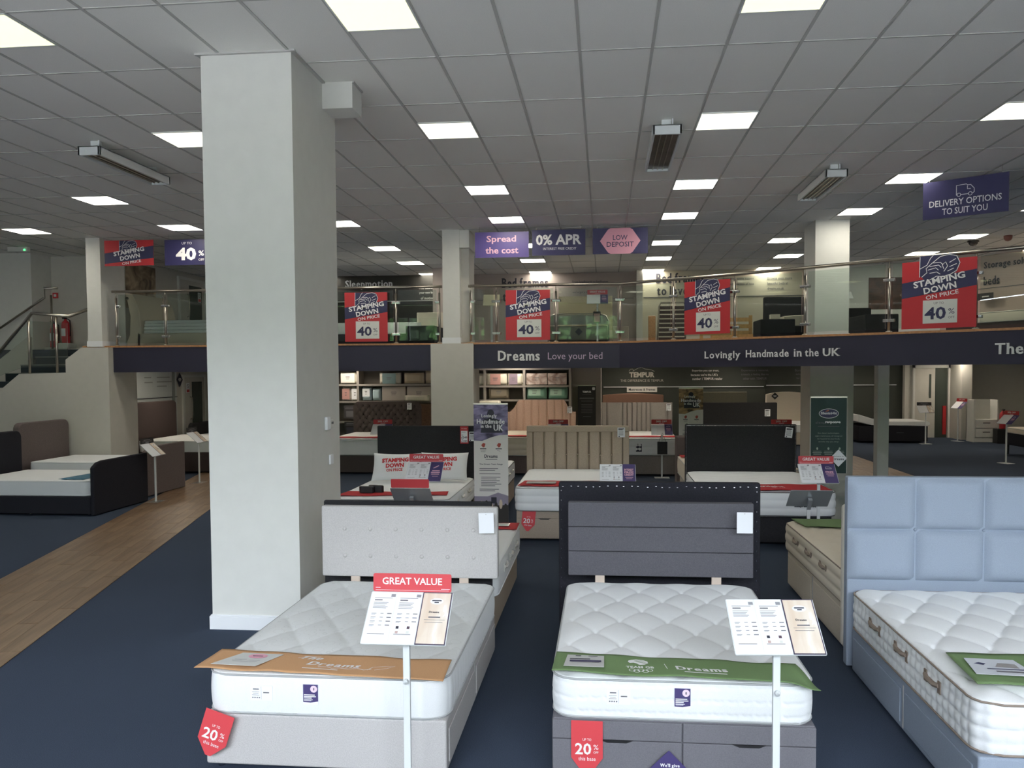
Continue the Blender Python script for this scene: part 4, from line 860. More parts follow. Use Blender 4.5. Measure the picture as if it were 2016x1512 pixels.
def bed(lab, x, y, rz, w_, l, h, m, hb=None, drawers=None, struts=False, name='divan_bed', group=None, legs=0, z=0.):
    t = empty(name, (x, y, z), rz, label=lab, cat='bed', group=group)
    lg = legs or .03
    box('base', m, (-w_/2, w_/2, -l/2, l/2, lg, h), t, bevel=.014)
    me = (MB().cyl(0, 0, 0, lg+.01, .018, 12) if not legs else MB().cyl(0, 0, 0, lg+.02, .022, 12, .034)).mesh('foot_glide' if not legs else 'leg', CHROME if not legs else BLACK, True)
    for sx in (-1, 1):
        for sy in (-1, 1) if legs else (-1, -.08, 1): inst(me, 'leg' if legs else 'foot_glide', t, (sx*(w_/2-.06), sy*(l/2-.06), 0))
    if drawers == 'side':
        for sx in (-1, 1):
            for (a, b) in ((-l/2+.05, -.06), (.02, l/2-.05)):
                q = sx*w_/2; d = box('drawer', m, (min(q, q+sx*.008), max(q, q+sx*.008), a, b, .07, h-.06), t, bevel=.006)
        MB().prism(rectp(-.006, .006, .05, h-.03), -w_/2-.004, w_/2+.004, 'x').build('join_strip', mat('join_grey', (170, 170, 168), .8), t, loc=(0, -.02, 0))
    if drawers == 'foot':
        zc = h-.105
        for (a, b) in ((-w_/2+.004, -.003), (.003, w_/2-.004)):
            box('lid_panel', m, (a, b, -l/2-.014, -l/2+.002, zc+.002, h-.004), t, bevel=.004); box('front_panel', m, (a, b, -l/2-.014, -l/2+.002, .04, zc-.002), t, bevel=.004)
            c = (a+b)/2; MB().prism([(c-.085, zc+.001), (c+.085, zc+.001), (c+.05, zc-.013), (c-.05, zc-.013)], -l/2-.0152, -l/2-.012, 'y').build('hand_slot', BLACK, t)
    if struts:
        for sx in (-1, 1): box('headboard_strut', mat('raw_timber', (206, 190, 176), .7), (sx*w_*.32-.035, sx*w_*.32+.035, l/2+.026, l/2+.046, .12, hb['z0']+.02), t)
    if hb: headboard(t, hb, w_, l/2+.02)
    return t
def runner(lab, pts, zfun, m, warpz=.004, n=(40, 12), name='bed_runner', lift=()):
    """flat cloth between four world corners (front left, front right, back right, back left); origin at front left"""
    P0, P1, P2, P3 = [Vector(p) for p in pts]; o0 = Vector((P0.x, P0.y, zfun))
    def pos(u, v, lay=0.):
        p = (P0*(1-u)+P1*u)*(1-v)+(P3*(1-u)+P2*u)*v
        z = warpz*(math.sin(u*17+v*3)*.6+math.sin(u*9+1.7+v*5)*.4)+warpz
        edge = .012*(math.sin(u*13+.6)*.5+math.sin(u*29)*.3)
        y = p.y+edge*(1 if v < .5 else 1.2)*abs(v-.5)*2+(.0)
        for (lu, lv, ls, lh) in lift: z += lh*math.exp(-(((u-lu)/ls)**2+((v-lv)/.5)**2))
        return (p.x-o0.x, y-o0.y, z+lay)
    nx, ny = n; V = [pos(i/nx, j/ny) for j in range(ny+1) for i in range(nx+1)]; k = len(V); V2 = [(a, b, c+.003) for a, b, c in V]
    Fq = [(j*(nx+1)+i, (j+1)*(nx+1)+i, (j+1)*(nx+1)+i+1, j*(nx+1)+i+1) for j in range(ny) for i in range(nx)]
    Ft = [tuple(k+q for q in f[::-1]) for f in Fq]
    lp = [i for i in range(nx+1)]+[j*(nx+1)+nx for j in range(1, ny+1)]+[ny*(nx+1)+i for i in range(nx-1, -1, -1)]+[j*(nx+1) for j in range(ny-1, 0, -1)]
    Fs = [(lp[i], lp[(i+1) % len(lp)], k+lp[(i+1) % len(lp)], k+lp[i]) for i in range(len(lp))]
    mb = MB(); mb.add(V+V2, Fq+Ft+Fs); o = mb.build(name, m, None, True, loc=tuple(o0), label=lab, cat='bed runner')
    W = (P1-P0).length; D = (P3-P0).length
    def warp(x, y, z): return pos(x/W+.5, y/D+.5, .0042+z*.5)
    return o, warp
def card(parent_t, name, m, loc, w_, h_, rot, prints=None, th=.0015, **k):
    o = MB().prism(rrect(w_, h_, .003, 2), -th, 0).build(name, m, parent_t, loc=loc, rot=rot, **k)
    return o
def price_tag(lab, loc, w_, h_, rz=0., roll=0., detail=False, group='white price tags hanging on headboards'):
    o = MB().prism(rrect(w_, h_, .003, 2), -.0015, 0).build('price_tag', WHITEC, None, loc=loc, rot=(PI/2, roll, rz), label=lab, cat='tag', group=group)
    if detail: bars(o, [(-w_*.38, w_*.38, h_*.36, .012), (-w_*.38, w_*.2, h_*.28, .008)]+[(-w_*.38, w_*.3, h_*(.15-.09*k), .004) for k in range(6)]+[(-w_*.36, -w_*.2, -h_*.42, .014)], LETD)
    else: MB().prism(circ(0, h_*.43, .0025, n=10), 0, .001).build('eyelet', LETG, o)
    return o
def off_tag(lab, loc, rz, w_=.135, h_=.21, roll=0.):
    o = MB().prism([(-w_/2, h_/2), (-w_/2, -h_*.18), (-.015, -h_/2), (.015, -h_/2), (w_/2, -h_*.18), (w_/2, h_/2)][::1], -.0012, 0).build('discount_tag', mat('coral_red_card', (216, 74, 80), .45), None, loc=loc, rot=(PI/2, roll, rz), label=lab, cat='tag', group='red 20% off tags hanging from bases')
    k = w_/.165; text(o, 'UP TO', 0, .045*k, .045*k, .014*k, LETW, bold=0); text(o, '20', -.02*k, -.005*k, .085*k, .062*k, LETW, bold=.02); text(o, '%', .047*k, .006*k, .026*k, .026*k, LETW, bold=0); text(o, 'OFF', .047*k, -.022*k, .026*k, .012*k, LETW, bold=0); text(o, 'this base', 0, -.057*k, .09*k, .02*k, LETW, bold=0); return o
def mat_labels(t, w_, l, h, x1, x2, lines=True):
    """white care card and violet 8-year card pinned to the foot border"""
    y = -l/2-.0145
    o = MB().prism(rrect(.125, .085, .004, 2), -.0015, 0).build('care_label', WHITEC, t, loc=(x1, y, h*.52), rot=(PI/2, 0, 0))
    bars(o, [(-.045, -.012, .02, .006), (-.05, -.01, .005, .002), (-.045, -.014, -.003, .002), (-.05, -.01, -.012, .002), (.012, .045, .002, .006), (.0, .001, 0, .07)], LETG)
    for k in range(4): patch(o, circ(-.046+.012*k, -.026, .0042, n=8), LETG, 1, 'care_symbol')
    o = MB().prism(rectp(-.042, .042, -.055, .055), -.0015, 0).build('age_label', WHITEC, t, loc=(x2, y, h*.52), rot=(PI/2, 0, 0))
    patch(o, [(-.041, -.042), (0, -.044), (.041, -.037), (.041, .054), (-.041, .054)], PURPLE, 1); patch(o, circ(.018, .03, .019), mat('blush_print', (238, 214, 226), .6), 2, 'round_print'); text(o, '8', .018, .03, .008, .014, LETD, 3)
    bars(o, [(-.036, .024, -.002, .005), (-.036, .03, -.011, .005), (-.036, .006, -.019, .005), (-.036, .012, -.028, .003), (-.036, .004, -.033, .003)], LETW, 2)
    return o
TK = mat('white_ticking', (236, 238, 238), .9, kind='fabric', scale=240, amt=.03, bump=.15, sheen=.2)
TKD = mat('damask_ticking', (232, 234, 233), .9, kind='damask', scale=240, amt=.03, bump=.15)
TKC = mat('cream_ticking', (226, 216, 198), .9, kind='fabric', scale=240, amt=.03, bump=.15)
TKG = mat('grey_border_ticking', (196, 204, 206), .9, kind='fabric', scale=240, amt=.04, bump=.15)
PG = mat('grey_piping', (176, 178, 178), .8); PT = mat('taupe_piping', (142, 128, 116), .8); PWT = mat('white_piping', (228, 230, 230), .8); PBK = mat('black_piping', (40, 40, 44), .8)
F_LG = fab('light_grey_weave', (192, 189, 187), 170, .10); F_MG = fab('mid_grey_weave', (116, 115, 120), 180, .09); F_DG = fab('slate_weave', (94, 93, 99), 180, .13)
F_BK = fab('black_cloth', (44, 44, 50), 120, .15, .1); F_BL = fab('powder_blue_weave', (152, 163, 178), 200, .06, .2); F_CR = fab('cream_weave', (206, 196, 180), 160, .1)
F_BE = fab('beige_weave', (176, 162, 146), 150, .12); F_PK = fab('blush_velvet', (198, 168, 152), 40, .06, .05); F_GV = fab('grey_velvet', (142, 136, 132), 60, .08, .1); F_CH = fab('charcoal_velvet', (84, 76, 74), 80, .1, .1)
F_BR = fab('rust_weave', (142, 110, 96), 100, .1); F_DB = fab('dark_brown_weave', (76, 66, 64), 100, .15); F_BG = fab('brown_grey_weave', (110, 100, 98), 100, .12); F_BT = fab('black_textile', (50, 50, 52), 100, .15)
TAN = mat('tan_felt', (200, 154, 110), .9, kind='fabric', scale=200, amt=.05, bump=.1); GRF = mat('green_felt', (108, 134, 88), .9, kind='fabric', scale=200, amt=.05, bump=.1); REF = mat('red_felt', (176, 34, 40), .85, kind='fabric', scale=200, amt=.05, bump=.1)

# ---- foreground bed with the tan runner
bed('light grey divan bed with twelve-button headboard, tan runner on its mattress', -1.50, 5.195, 0, 1.335, 1.94, .315, F_LG, dict(k='buttons', w=1.385, z0=.575, z1=1.128, th=.07, m=F_LG, dx=.0), 'side', True)
m1 = mattress('white damask mattress under the tan runner', -1.495, 5.20, 0, .315, 1.33, 1.96, .245, 'damask', 'vert', TKD, PG, n=(110, 150), r=.12)
mat_labels(m1, 1.33, 1.96, .245, -.345, -.07)
o, wp = runner('tan felt bed runner with flowing white Dreams lettering', [(-2.215, 4.20), (-.83, 4.13), (-.84, 4.43), (-2.20, 4.50)], .563, TAN, lift=((.32, 0, .08, .012),))
text(o, 'Dreams', .06, -.01, .30, .055, LETW, 1, serif=True, shear=.3, warp=wp); text(o, 'The', -.10, .075, .13, .05, LETW, 1, serif=True, bold=0, shear=.5, warp=wp)
def wstrip(o, wp, pts, wd, m, name='script_print'):
    mb = MB(); mb.strip(pts, wd, .001); mb.v = [wp(*p) for p in mb.v]; return mb.build(name, m, o)
wstrip(o, wp, [(-.02, -.06), (.03, -.05), (.06, -.065), (.1, -.05), (.15, -.06), (.2, -.045), (.24, -.065), (.28, -.05)], .006, LETW); wstrip(o, wp, [(.26, -.065), (.28, -.02), (.34, -.005), (.40, .01), (.36, -.03), (.30, -.06)], .004, LETW); wstrip(o, wp, [(-.18, .06), (-.14, .09), (-.06, .1), (-.1, .06)], .005, LETW); bars(o, [(-.10, .10, -.085, .008)], LETW, warp=wp)
c = MB().prism([(-.17, -.09), (.09, -.1), (.17, .09), (-.07, .095)], -.002, 0).build('info_card', mat('clear_sleeve', (206, 206, 202), .15), None, loc=(-1.97, 4.335, .5785), rot=(0, 0, -.02), label='info card in a clear sleeve with pink disc on tan runner', cat='card')
patch(c, circ(.04, .045, .055, .035), PINKC, 1, 'disc_print'); bars(c, [(.01, .07, .045, .008)], LETD, 2); bars(c, [(-.07, -.0, -.01, .003), (-.08, -.02, -.025, .003), (-.07, 0.02, -.04, .003), (.02, .08, -.02, .003), (.02, .07, -.035, .003)], LETG)
off_tag('red UP TO 20% OFF tag on the corner of the light grey divan', (-2.10, 4.185, .215), 0, .165, .25, roll=.32)
price_tag('blank white tag on the light grey twelve-button headboard', (-.885, 6.118, 1.02), .115, .155, roll=-.03)
# ---- bed standing back to back behind it
bed('taupe divan bed back to back behind the light grey headboard', -1.575, 7.44, PI, 1.36, 1.88, .33, F_BE, dict(k='plain', w=1.375, z0=.30, z1=1.13, th=.04, m=F_BT, dx=0), None)
mattress('white mattress with handles behind the light grey headboard', -1.555, 7.46, PI, .33, 1.38, 1.84, .27, 'quilt', 'plain', TK, PWT, handles=3, n=(50, 70))
runner('red runner on the foot of the mattress behind the light grey headboard', [(-2.25, 8.02), (-.86, 8.02), (-.86, 8.34), (-2.25, 8.34)], .602, REF)
MB().prism(rectp(-.3, .2, -.07, .07), -.002, 0).build('info_card', MC['clear_sleeve'], None, loc=(-1.15, 8.2, .618), label='info card in clear sleeve on the red runner behind the light grey headboard', cat='card')
# ---- foreground bed with the green runner
bed('mid grey ottoman divan bed with three-row slate headboard, green runner on its mattress', .405, 5.23, 0, 1.36, 1.92, .335, F_MG, dict(k='rows', w=1.38, z0=.61, z1=1.172, th=.07, m=F_DG, dx=.015), 'foot', True)
m2 = mattress('white deep-tufted mattress under the long green runner', .405, 5.25, 0, .335, 1.345, 1.95, .245, 'tuft', 'zig', TK, PG, n=(130, 170), r=.12)
mat_labels(m2, 1.345, 1.95, .245, -.33, .0)
o, wp = runner('green felt bed runner printed with lion, rings and Dreams', [(-.275, 4.26), (1.085, 4.19), (1.02, 4.46), (-.265, 4.55)], .584, GRF, lift=((.97, 0, .06, -.02), (1.0, .2, .05, -.02)))
text(o, 'Dreams', .12, -.02, .27, .06, LETW, 1, serif=True, warp=wp); text(o, 'TEAM GB', -.21, -.04, .15, .026, LETW, 1, warp=wp); wstrip(o, wp, [(-.07, .03), (-.065, -.05)], .004, LETW); bars(o, [(.02, .24, -.08, .01)], LETW, warp=wp)
mb = MB()
for q in range(5): mb.strip(circ(-.255+.023*q, -.078-.012*(q % 2), .016, .015, 14), .004, .001, True)
mb.v = [wp(*p) for p in mb.v]; mb.build('rings_print', LETW, o)
mb = MB(); mb.add([(-.27+a, .03+b, .001) for a, b in [(0, .0), (.005, .02), (.02, .032), (.05, .045), (.09, .04), (.11, .02), (.11, -.01), (.09, -.035), (.06, -.04), (.045, -.02), (.03, -.01), (.01, -.015)]], [tuple(range(12))]); mb.v = [wp(*p) for p in mb.v]; mb.build('lion_print', LETW, o)
mb = MB()
for q in range(5): mb.strip([(-.235+.004*q, .045-.003*q), (-.21+.006*q, .06-.012*q), (-.175+.004*q, .056-.018*q)], .003, .003)
mb.v = [wp(*p) for p in mb.v]; mb.build('mane_lines', GRF, o)
c = MB().prism([(-.11, -.085), (.105, -.09), (.105, .08), (-.095, .085)], -.002, 0).build('info_card', MC['clear_sleeve'], None, loc=(-.105, 4.40, .6), label='info card in a clear sleeve with navy strip on green runner', cat='card')
bars(c, [(-.08, .09, -.01, .028)], NAVYS, 1); bars(c, [(-.08, .03, .018, .012), (-.05, -.02, .065, .012), (.02, .07, .062, .008), (-.07, .08, -.035, .003)], LETD, 2)
off_tag('red UP TO 20% OFF tag on the mid grey ottoman base', (-.09, 4.244, .19), 0, .165, .29)
d_ = board('diamond_tag', .2, .2, PURPLE, (.333, 4.228, .10), 0, th=.0015, poly=[(0, -.1), (.1, 0), (0, .1), (-.1, 0)], label="violet diamond tag reading We'll give you a hand", cat='tag')
text(d_, "We'll give", .005, .02, .10, .024, LETW, serif=True); text(d_, 'you a hand', -.002, -.008, .115, .026, LETW, serif=True); bars(d_, [(-.055, .05, -.032, .006), (-.04, .035, -.045, .005)], LETP)
price_tag('blank white tag on the three-row slate headboard', (1.03, 6.118, 1.045), .115, .155)
bed('black-backed bed back to back behind the slate headboard', .43, 7.55, PI, 1.40, 1.88, .33, F_BT, dict(k='bare', w=1.575, z0=.10, z1=1.285, th=.07, m=F_BK, dx=0), None)
bpy.data.objects['staples'].location = (0, .0745, 0)
# ---- powder blue bed at the right
bed('powder blue divan bed with drawers and padded square headboard', 2.605, 4.98, 0, 1.70, 1.98, .335, F_BL, dict(k='cushions', w=1.86, z0=.03, z1=1.40, th=.13, m=F_BL, n=4, cz0=.66, dx=.06), 'side')
m3 = mattress('deep white tufted mattress with taupe edging on the powder blue bed', 2.61, 5.0, 0, .335, 1.70, 2.0, .29, 'tuft', 'tuft', TK, PT, n=(150, 180), r=.11, amp=.04, handles=3)
o, wp = runner('green runner with info card at the right edge of the picture', [(1.80, 4.11), (3.3, 4.11), (3.3, 4.58), (1.83, 4.56)], .634, GRF)
c = MB().prism([(-.14, -.11), (.15, -.11), (.12, .12), (-.12, .12)], -.002, 0).build('info_card', mat('grey_photo_card', (214, 216, 220), .2), None, loc=(1.99, 4.33, .650), rot=(0, 0, -.06), label='info card with bed picture on the green runner at right', cat='card')
patch(c, [(-.01, .0), (.1, -.01), (.1, .05), (.02, .06)], mat('dusty_print', (150, 146, 144), .6), 1); patch(c, [(-.1, .04), (-.06, .02), (-.04, .045), (-.07, .06)], NAVYS, 1); bars(c, [(-.06, .13, -.03, .012)], NAVYS, 1); bars(c, [(-.03, .12, -.065, .02)], LETG, 1)
bed('cream divan bed back to back behind the powder blue headboard', 2.58, 7.36, PI, 1.50, 2.02, .38, F_CR, dict(k='curve', w=1.62, z0=.1, z1=1.31, th=.06, m=mat('white_lacquer', (228, 222, 210), .5), drop=.16, dx=0), 'side')
mattress('cream pillow-top mattress behind the powder blue headboard', 2.58, 7.36, PI, .38, 1.54, 2.06, .29, 'tuft', 'horiz', TKC, PT, n=(80, 110), amp=.02, handles=3)
runner('green runner on the cream mattress behind the powder blue headboard', [(1.90, 7.95), (3.30, 7.95), (3.3, 8.36), (1.86, 8.36)], .675, GRF)

# ---- middle row
bed('black divan bed with plain black headboard holding two printed pillows', -2.55, 10.63, 0, 1.36, 1.95, .36, F_BT, dict(k='plain', w=1.43, z0=.5, z1=1.39, th=.06, m=F_BT), None)
mm = mattress('white pillow-top mattress under the two printed pillows', -2.55, 10.60, 0, .36, 1.40, 2.0, .30, 'quilt', 'horiz', TK, PG, n=(50, 70), handles=3); mat_labels(mm, 1.40, 2.0, .30, -.35, .02)
runner('red runner across the mattress with two printed pillows', [(-3.25, 9.66), (-1.90, 9.82), (-1.93, 10.08), (-3.2, 10.04)], .664, REF)
def pillow(lab, x, y, z, w_, h_, words, tilt=1.15, rz=0.):
    V = []; N_, M_ = 26, 18
    for sd in (1, -1):
        for q in range(M_+1):
            for p in range(N_+1):
                u, v = p/N_*2-1, q/M_*2-1; e = max(0, (1-u**4)*(1-v**4))**.6; pin = 1-.07*(1-abs(u))*abs(v)-.0
                V.append((u*w_/2*(1-.05*(1-v*v)), v*h_/2*(1-.08*(1-u*u)), sd*(.075*e+.002)))
    n1 = (N_+1)*(M_+1); Fq = []
    for s_ in range(2):
        for q in range(M_):
            for p in range(N_):
                a_ = s_*n1+q*(N_+1)+p; f = (a_, a_+1, a_+N_+2, a_+N_+1); Fq.append(f if s_ == 0 else f[::-1])
    mb = MB(); mb.add(V, Fq); o = mb.build('pillow', TK, None, True, loc=(x, y, z), rot=(tilt, 0, rz), label=lab, cat='pillow', group='white printed pillows')
    def wp(a, b, c): u, v = a/(w_/2), b/(h_/2); e = max(0, (1-min(1, abs(u))**4)*(1-min(1, abs(v))**4))**.6; return (a, b, .075*e+.008)
    mr = mat('red_letters', (198, 48, 52), .6)
    text(o, 'STAMPING', 0, .075, w_*.56, .062, mr, bold=.05, rot=.06, warp=wp); text(o, 'DOWN', .0, .0, w_*.38, .062, mr, bold=.05, rot=.06, warp=wp); text(o, 'ON PRICE', 0, -.065, w_*.34, .04, mr, bold=.03, rot=.06, warp=wp); return o
pillow('left white pillow printed STAMPING DOWN ON PRICE in red', -2.83, 11.0, .865, .66, .40, 1)
pillow('right white pillow partly behind the GREAT VALUE header', -2.18, 11.08, .87, .66, .40, 1, rz=.02)
sl = MB(); 
for k in range(2): sl.prism([(x*1.0+.11*k, y+.03*k) for x, y in [(-.05, 0), (-.02, -.045), (.06, -.05), (.13, -.06), (.16, -.03), (.12, .0), (.03, .02), (-.03, .03)]], 0, .085+.01*k)
sl.build('slippers', BLACK, None, bevel=.012, loc=(-2.98, 9.93, .668), label='dark pair of slippers lying on the mattress beside the red runner', cat='slippers')
ct = board('price_card', .12, .25, REDD, (-1.985, 11.60, 1.26), 0, th=.002, label='red on display card with prices £249 and £100 on black headboard', cat='tag')
patch(ct, rectp(-.047, .047, -.105, .06), WHITEC, 1); text(ct, 'On display', 0, .09, .08, .016, LETW, bold=0); text(ct, '£249', .0, -.035, .085, .03, LETD, 2); text(ct, '£100', .0, -.088, .085, .028, LETD, 2); bars(ct, [(-.04, .02, .04, .004), (-.04, -.015, 0, .006), (-.04, -.015, -.062, .006)], LETG, 2)
price_tag('white tag beside the red £249 card on the black headboard', (-1.87, 11.605, 1.24), .09, .135, detail=True)
bed('beige-based bed behind the two-pillow bed', -2.22, 12.9, PI, 1.40, 1.95, .36, F_BE, None)
mattress('white mattress behind the two-pillow black headboard', -2.22, 12.9, PI, .36, 1.42, 1.98, .30, 'quilt', 'plain', TK, PBK, n=(40, 50), handles=3)
bed('beige ottoman divan bed with pleated buttoned headboard', -.39, 11.33, 0, 1.44, 1.93, .40, F_BE, dict(k='seams', w=1.535, z0=.62, z1=1.345, th=.09, m=F_BE, n=8), 'foot')
mm = mattress('white pillow-top mattress on the beige pleated-headboard bed', -.39, 11.28, 0, .40, 1.44, 2.0, .31, 'quilt', 'horiz', TK, PG, n=(60, 80)); mat_labels(mm, 1.44, 2.0, .31, .5, .12)
runner('red runner with info card on the beige pleated-headboard bed', [(-1.09, 10.30), (.3, 10.32), (.28, 10.80), (-1.04, 10.78)], .714, REF)
MB().prism(rectp(-.19, .19, -.09, .09), -.002, 0).build('info_card', MC['clear_sleeve'], None, loc=(-.80, 10.52, .735), label='info card in clear sleeve on the red runner of the beige bed', cat='card')
off_tag('red 20% OFF tag on the beige ottoman base', (-.955, 10.34, .27), .0, .17, .27, roll=.1)
price_tag('white tag on the beige pleated headboard', (.26, 12.28, 1.25), .11, .145, detail=True)
bed('black divan bed with nail-studded black headboard and Silentnight runner', 2.0, 11.30, 0, 1.56, 1.95, .37, F_BT, dict(k='stud', w=1.60, z0=.5, z1=1.37, th=.08, m=F_BT), None)
mm = mattress('white bowed mattress with black piping on the nail-studded bed', 2.02, 11.26, 0, .37, 1.60, 2.02, .32, 'wave', 'horiz', TK, PBK, n=(60, 90), r=.14)
text(mm, 'sleepresponse', .42, 0, .26, .028, LETD, 1, bold=.05).location = (0, -1.03, .13); [setattr(c_, 'rotation_euler', (PI/2, 0, 0)) for c_ in mm.children if c_.name.startswith('lettering')]
o, wp = runner('red Silentnight runner on the black-piped mattress', [(1.55, 10.22), (2.77, 10.25), (2.74, 10.74), (1.50, 10.76)], .697, REF)
patch(o, [wp(a*1.0, b, .004) for a, b in circ(-.18, -.03, .33, .17, 24)], NAVYS, 0, 'oval_print'); text(o, 'Silentnight', -.18, -.03, .56, .17, LETW, 6, bold=.02, warp=wp)
price_tag('tilted white tag on the nail-studded headboard', (2.69, 12.28, 1.25), .105, .15, roll=.12, detail=True)
bed('cream bed behind the nail-studded headboard', 2.15, 13.7, PI, 1.62, 1.95, .36, F_CR, None)
mattress('cream mattress behind the nail-studded headboard', 2.13, 13.7, PI, .36, 1.66, 2.0, .31, 'quilt', 'plain', TKC, PG, n=(40, 50))
runner('red runner glimpsed left of the nail-studded headboard', [(1.32, 14.2), (2.9, 14.2), (2.9, 14.6), (1.32, 14.6)], .675, REF)

# ---- third row
R3 = 18.0
bed('charcoal divan bed with rounded deep-tufted headboard by the shelves', -5.10, R3, 0, 1.55, 1.95, .40, F_CH, dict(k='deep', w=1.62, z0=.6, z1=1.47, th=.12, m=F_CH), None)
mattress('white mattress with grey border on the tufted charcoal bed', -5.10, R3, 0, .40, 1.57, 1.97, .36, 'quilt', 'plain', TK, PG, n=(40, 50)); runner('red runner on the tufted charcoal bed', [(-5.86, 17.1), (-4.35, 17.1), (-4.35, 17.42), (-5.86, 17.42)], .762, REF)
price_tag('white tag on the deep-tufted charcoal headboard', (-4.55, 18.98, 1.36), .11, .16, detail=True)
W1 = 1.62; cuts = [0, .115, .23, .36, .49, .61, .73, .86, .955, 1.0]
tb_ = bed('mauve-brown divan bed with stepped blush channelled headboard', -1.44, R3, 0, 1.55, 1.95, .40, F_BG, dict(k='channels', w=1.60, z0=.68, z1=1.22, th=.12, m=F_PK, cuts=[0, .03, .13, .245, .36, .47, .585, .70, .81, .92, 1.0], prof=lambda q: 1.5 if abs(q) < .52 else (1.5-.2*((abs(q)-.52)/.12)**1.3 if abs(q) < .64 else (1.3-.08*math.sin(min(1, (abs(q)-.64)/.10)*PI/2) if abs(q) < .74 else 1.22))), None)
hb_ = [o for o in tb_.children if o.name.startswith('headboard')][0]
MB().prism([(-.8, .68), (.8, .68), (.8, 1.22), (.74, 1.22), (.60, 1.36), (.52, 1.5), (-.52, 1.5), (-.60, 1.36), (-.74, 1.22), (-.8, 1.22)], 1.02, 1.11, 'y').build('shaped_back', F_PK, hb_)
mattress('cream-topped mattress on the blush headboard bed', -1.44, R3, 0, .40, 1.57, 1.97, .40, 'wave', 'horiz', TKC, PG, n=(40, 50)); runner('red runner on the blush headboard bed', [(-2.2, 17.1), (-.68, 17.1), (-.68, 17.4), (-2.2, 17.4)], .802, REF)
price_tag('white tag on the blush channelled headboard', (-.78, 18.97, 1.27), .11, .15, detail=True)
bed('grey divan bed with upright-channelled grey velvet headboard', .76, R3, 0, 1.55, 1.95, .42, F_GV, dict(k='channels', w=1.62, z0=.7, z1=1.435, th=.1, m=F_GV, cuts=[0, .07, .30, .36, .43, .50, .565, .63, .69, .93, 1.0]), None)
mm = mattress('cream mattress with diamond-quilted border on the grey channelled bed', .72, R3, 0, .42, 1.57, 1.97, .37, 'quilt', 'tuft', TK, PG, n=(40, 50)); runner('red runner on the grey channelled bed', [(-.04, 17.1), (1.48, 17.1), (1.48, 17.4), (-.04, 17.4)], .792, REF)
MB().prism(rectp(-.06, .06, -.08, .08), -.002, 0).build('mattress_label', NAVY, mm, loc=(.0, -1.0, .16), rot=(PI/2, 0, 0))
price_tag('white tag on the grey channelled headboard', (1.48, 18.97, 1.33), .11, .16, detail=True)
bed('black divan bed with plain black headboard in the third row', 3.08, R3, 0, 1.55, 1.95, .42, F_BT, dict(k='plain', w=1.64, z0=.6, z1=1.43, th=.08, m=F_BT, bv=.02), None)
mattress('white mattress on the third-row black bed', 3.08, R3, 0, .42, 1.57, 1.97, .34, 'quilt', 'horiz', TK, PG, n=(40, 50))
price_tag('white tag on the third-row black headboard', (3.68, 18.97, 1.20), .12, .16, detail=True)
pc = empty('hanging_pouch', (1.17, 16.62, .62), label='black clipboard pouch hanging from the price stand pole in the third row', cat='pouch'); box('holder', BLACK, (-.1, .1, -.01, .01, -.13, .12), pc, bevel=.004); MB().tube([(-.07, 0, .12), (0, 0, .3), (.07, 0, .12)], .004, 6).build('cord', BLACK, pc)
box('upholstered_block', F_BG, (1.33, 1.85, 15.2, 15.6, 0, .95), None, bevel=.02, label='mauve-grey upholstered block in front of the brown roll-up banner', cat='stool')
bb = bed('white bedding box bench at the right of the nail-studded bed', 3.05, 15.3, 0, .7, .5, .42, F_CR, None, name='storage_bench')
# ---- rear row by the dark wall
def tbed(lab, x, w_, fabm, hb, mlab, y=25.0):
    bed(lab, x, y, 0, w_, 2.0, .38, fabm, hb, None); mattress(mlab, x, y, 0, .38, w_, 2.0, .22, 'plain', 'plain', TK, PG, n=(16, 20))
tbed('rust-brown bed with gently arched headboard under the Mattresses & Frames tab', .92, 1.75, F_BR, dict(k='curve', w=1.90, z0=.4, z1=1.45, th=.12, m=F_BR, drop=.05), 'white mattress on the rust-brown arched bed')
tbed('olive-grey bed with buttoned headboard under the dark wall', 3.70, 1.6, fab('olive_weave', (92, 90, 78), 80, .1), dict(k='buttons', w=1.45, z0=.5, z1=1.49, th=.1, m=MC['olive_weave']), 'white mattress on the olive-grey bed')
tbed('pale beige bed with plain headboard and black diamond sticker', 5.65, 1.6, F_CR, dict(k='curve', w=1.3, z0=.5, z1=1.49, th=.1, m=F_CR, drop=.08), 'white mattress on the pale beige bed')
d_ = board('diamond_sticker', .2, .2, BLACK, (5.26, 25.98, 1.36), 0, poly=[(0, -.11), (.11, 0), (0, .11), (-.11, 0)], label='black diamond sticker on the pale beige headboard', cat='sign'); bars(d_, [(-.05, .05, .01, .012), (-.04, .04, -.02, .012)], LETW)
rs = board('red_sign_panel', .16, 1.9, REDD, (6.12, 24.6, 1.3), 0, label='tall narrow red sign beside the right column', cat='sign'); patch(rs, rectp(-.08, .08, .1, .55), NAVYP, 1); text(rs, 'S', -.02, .33, .1, .1, LETW, 2)
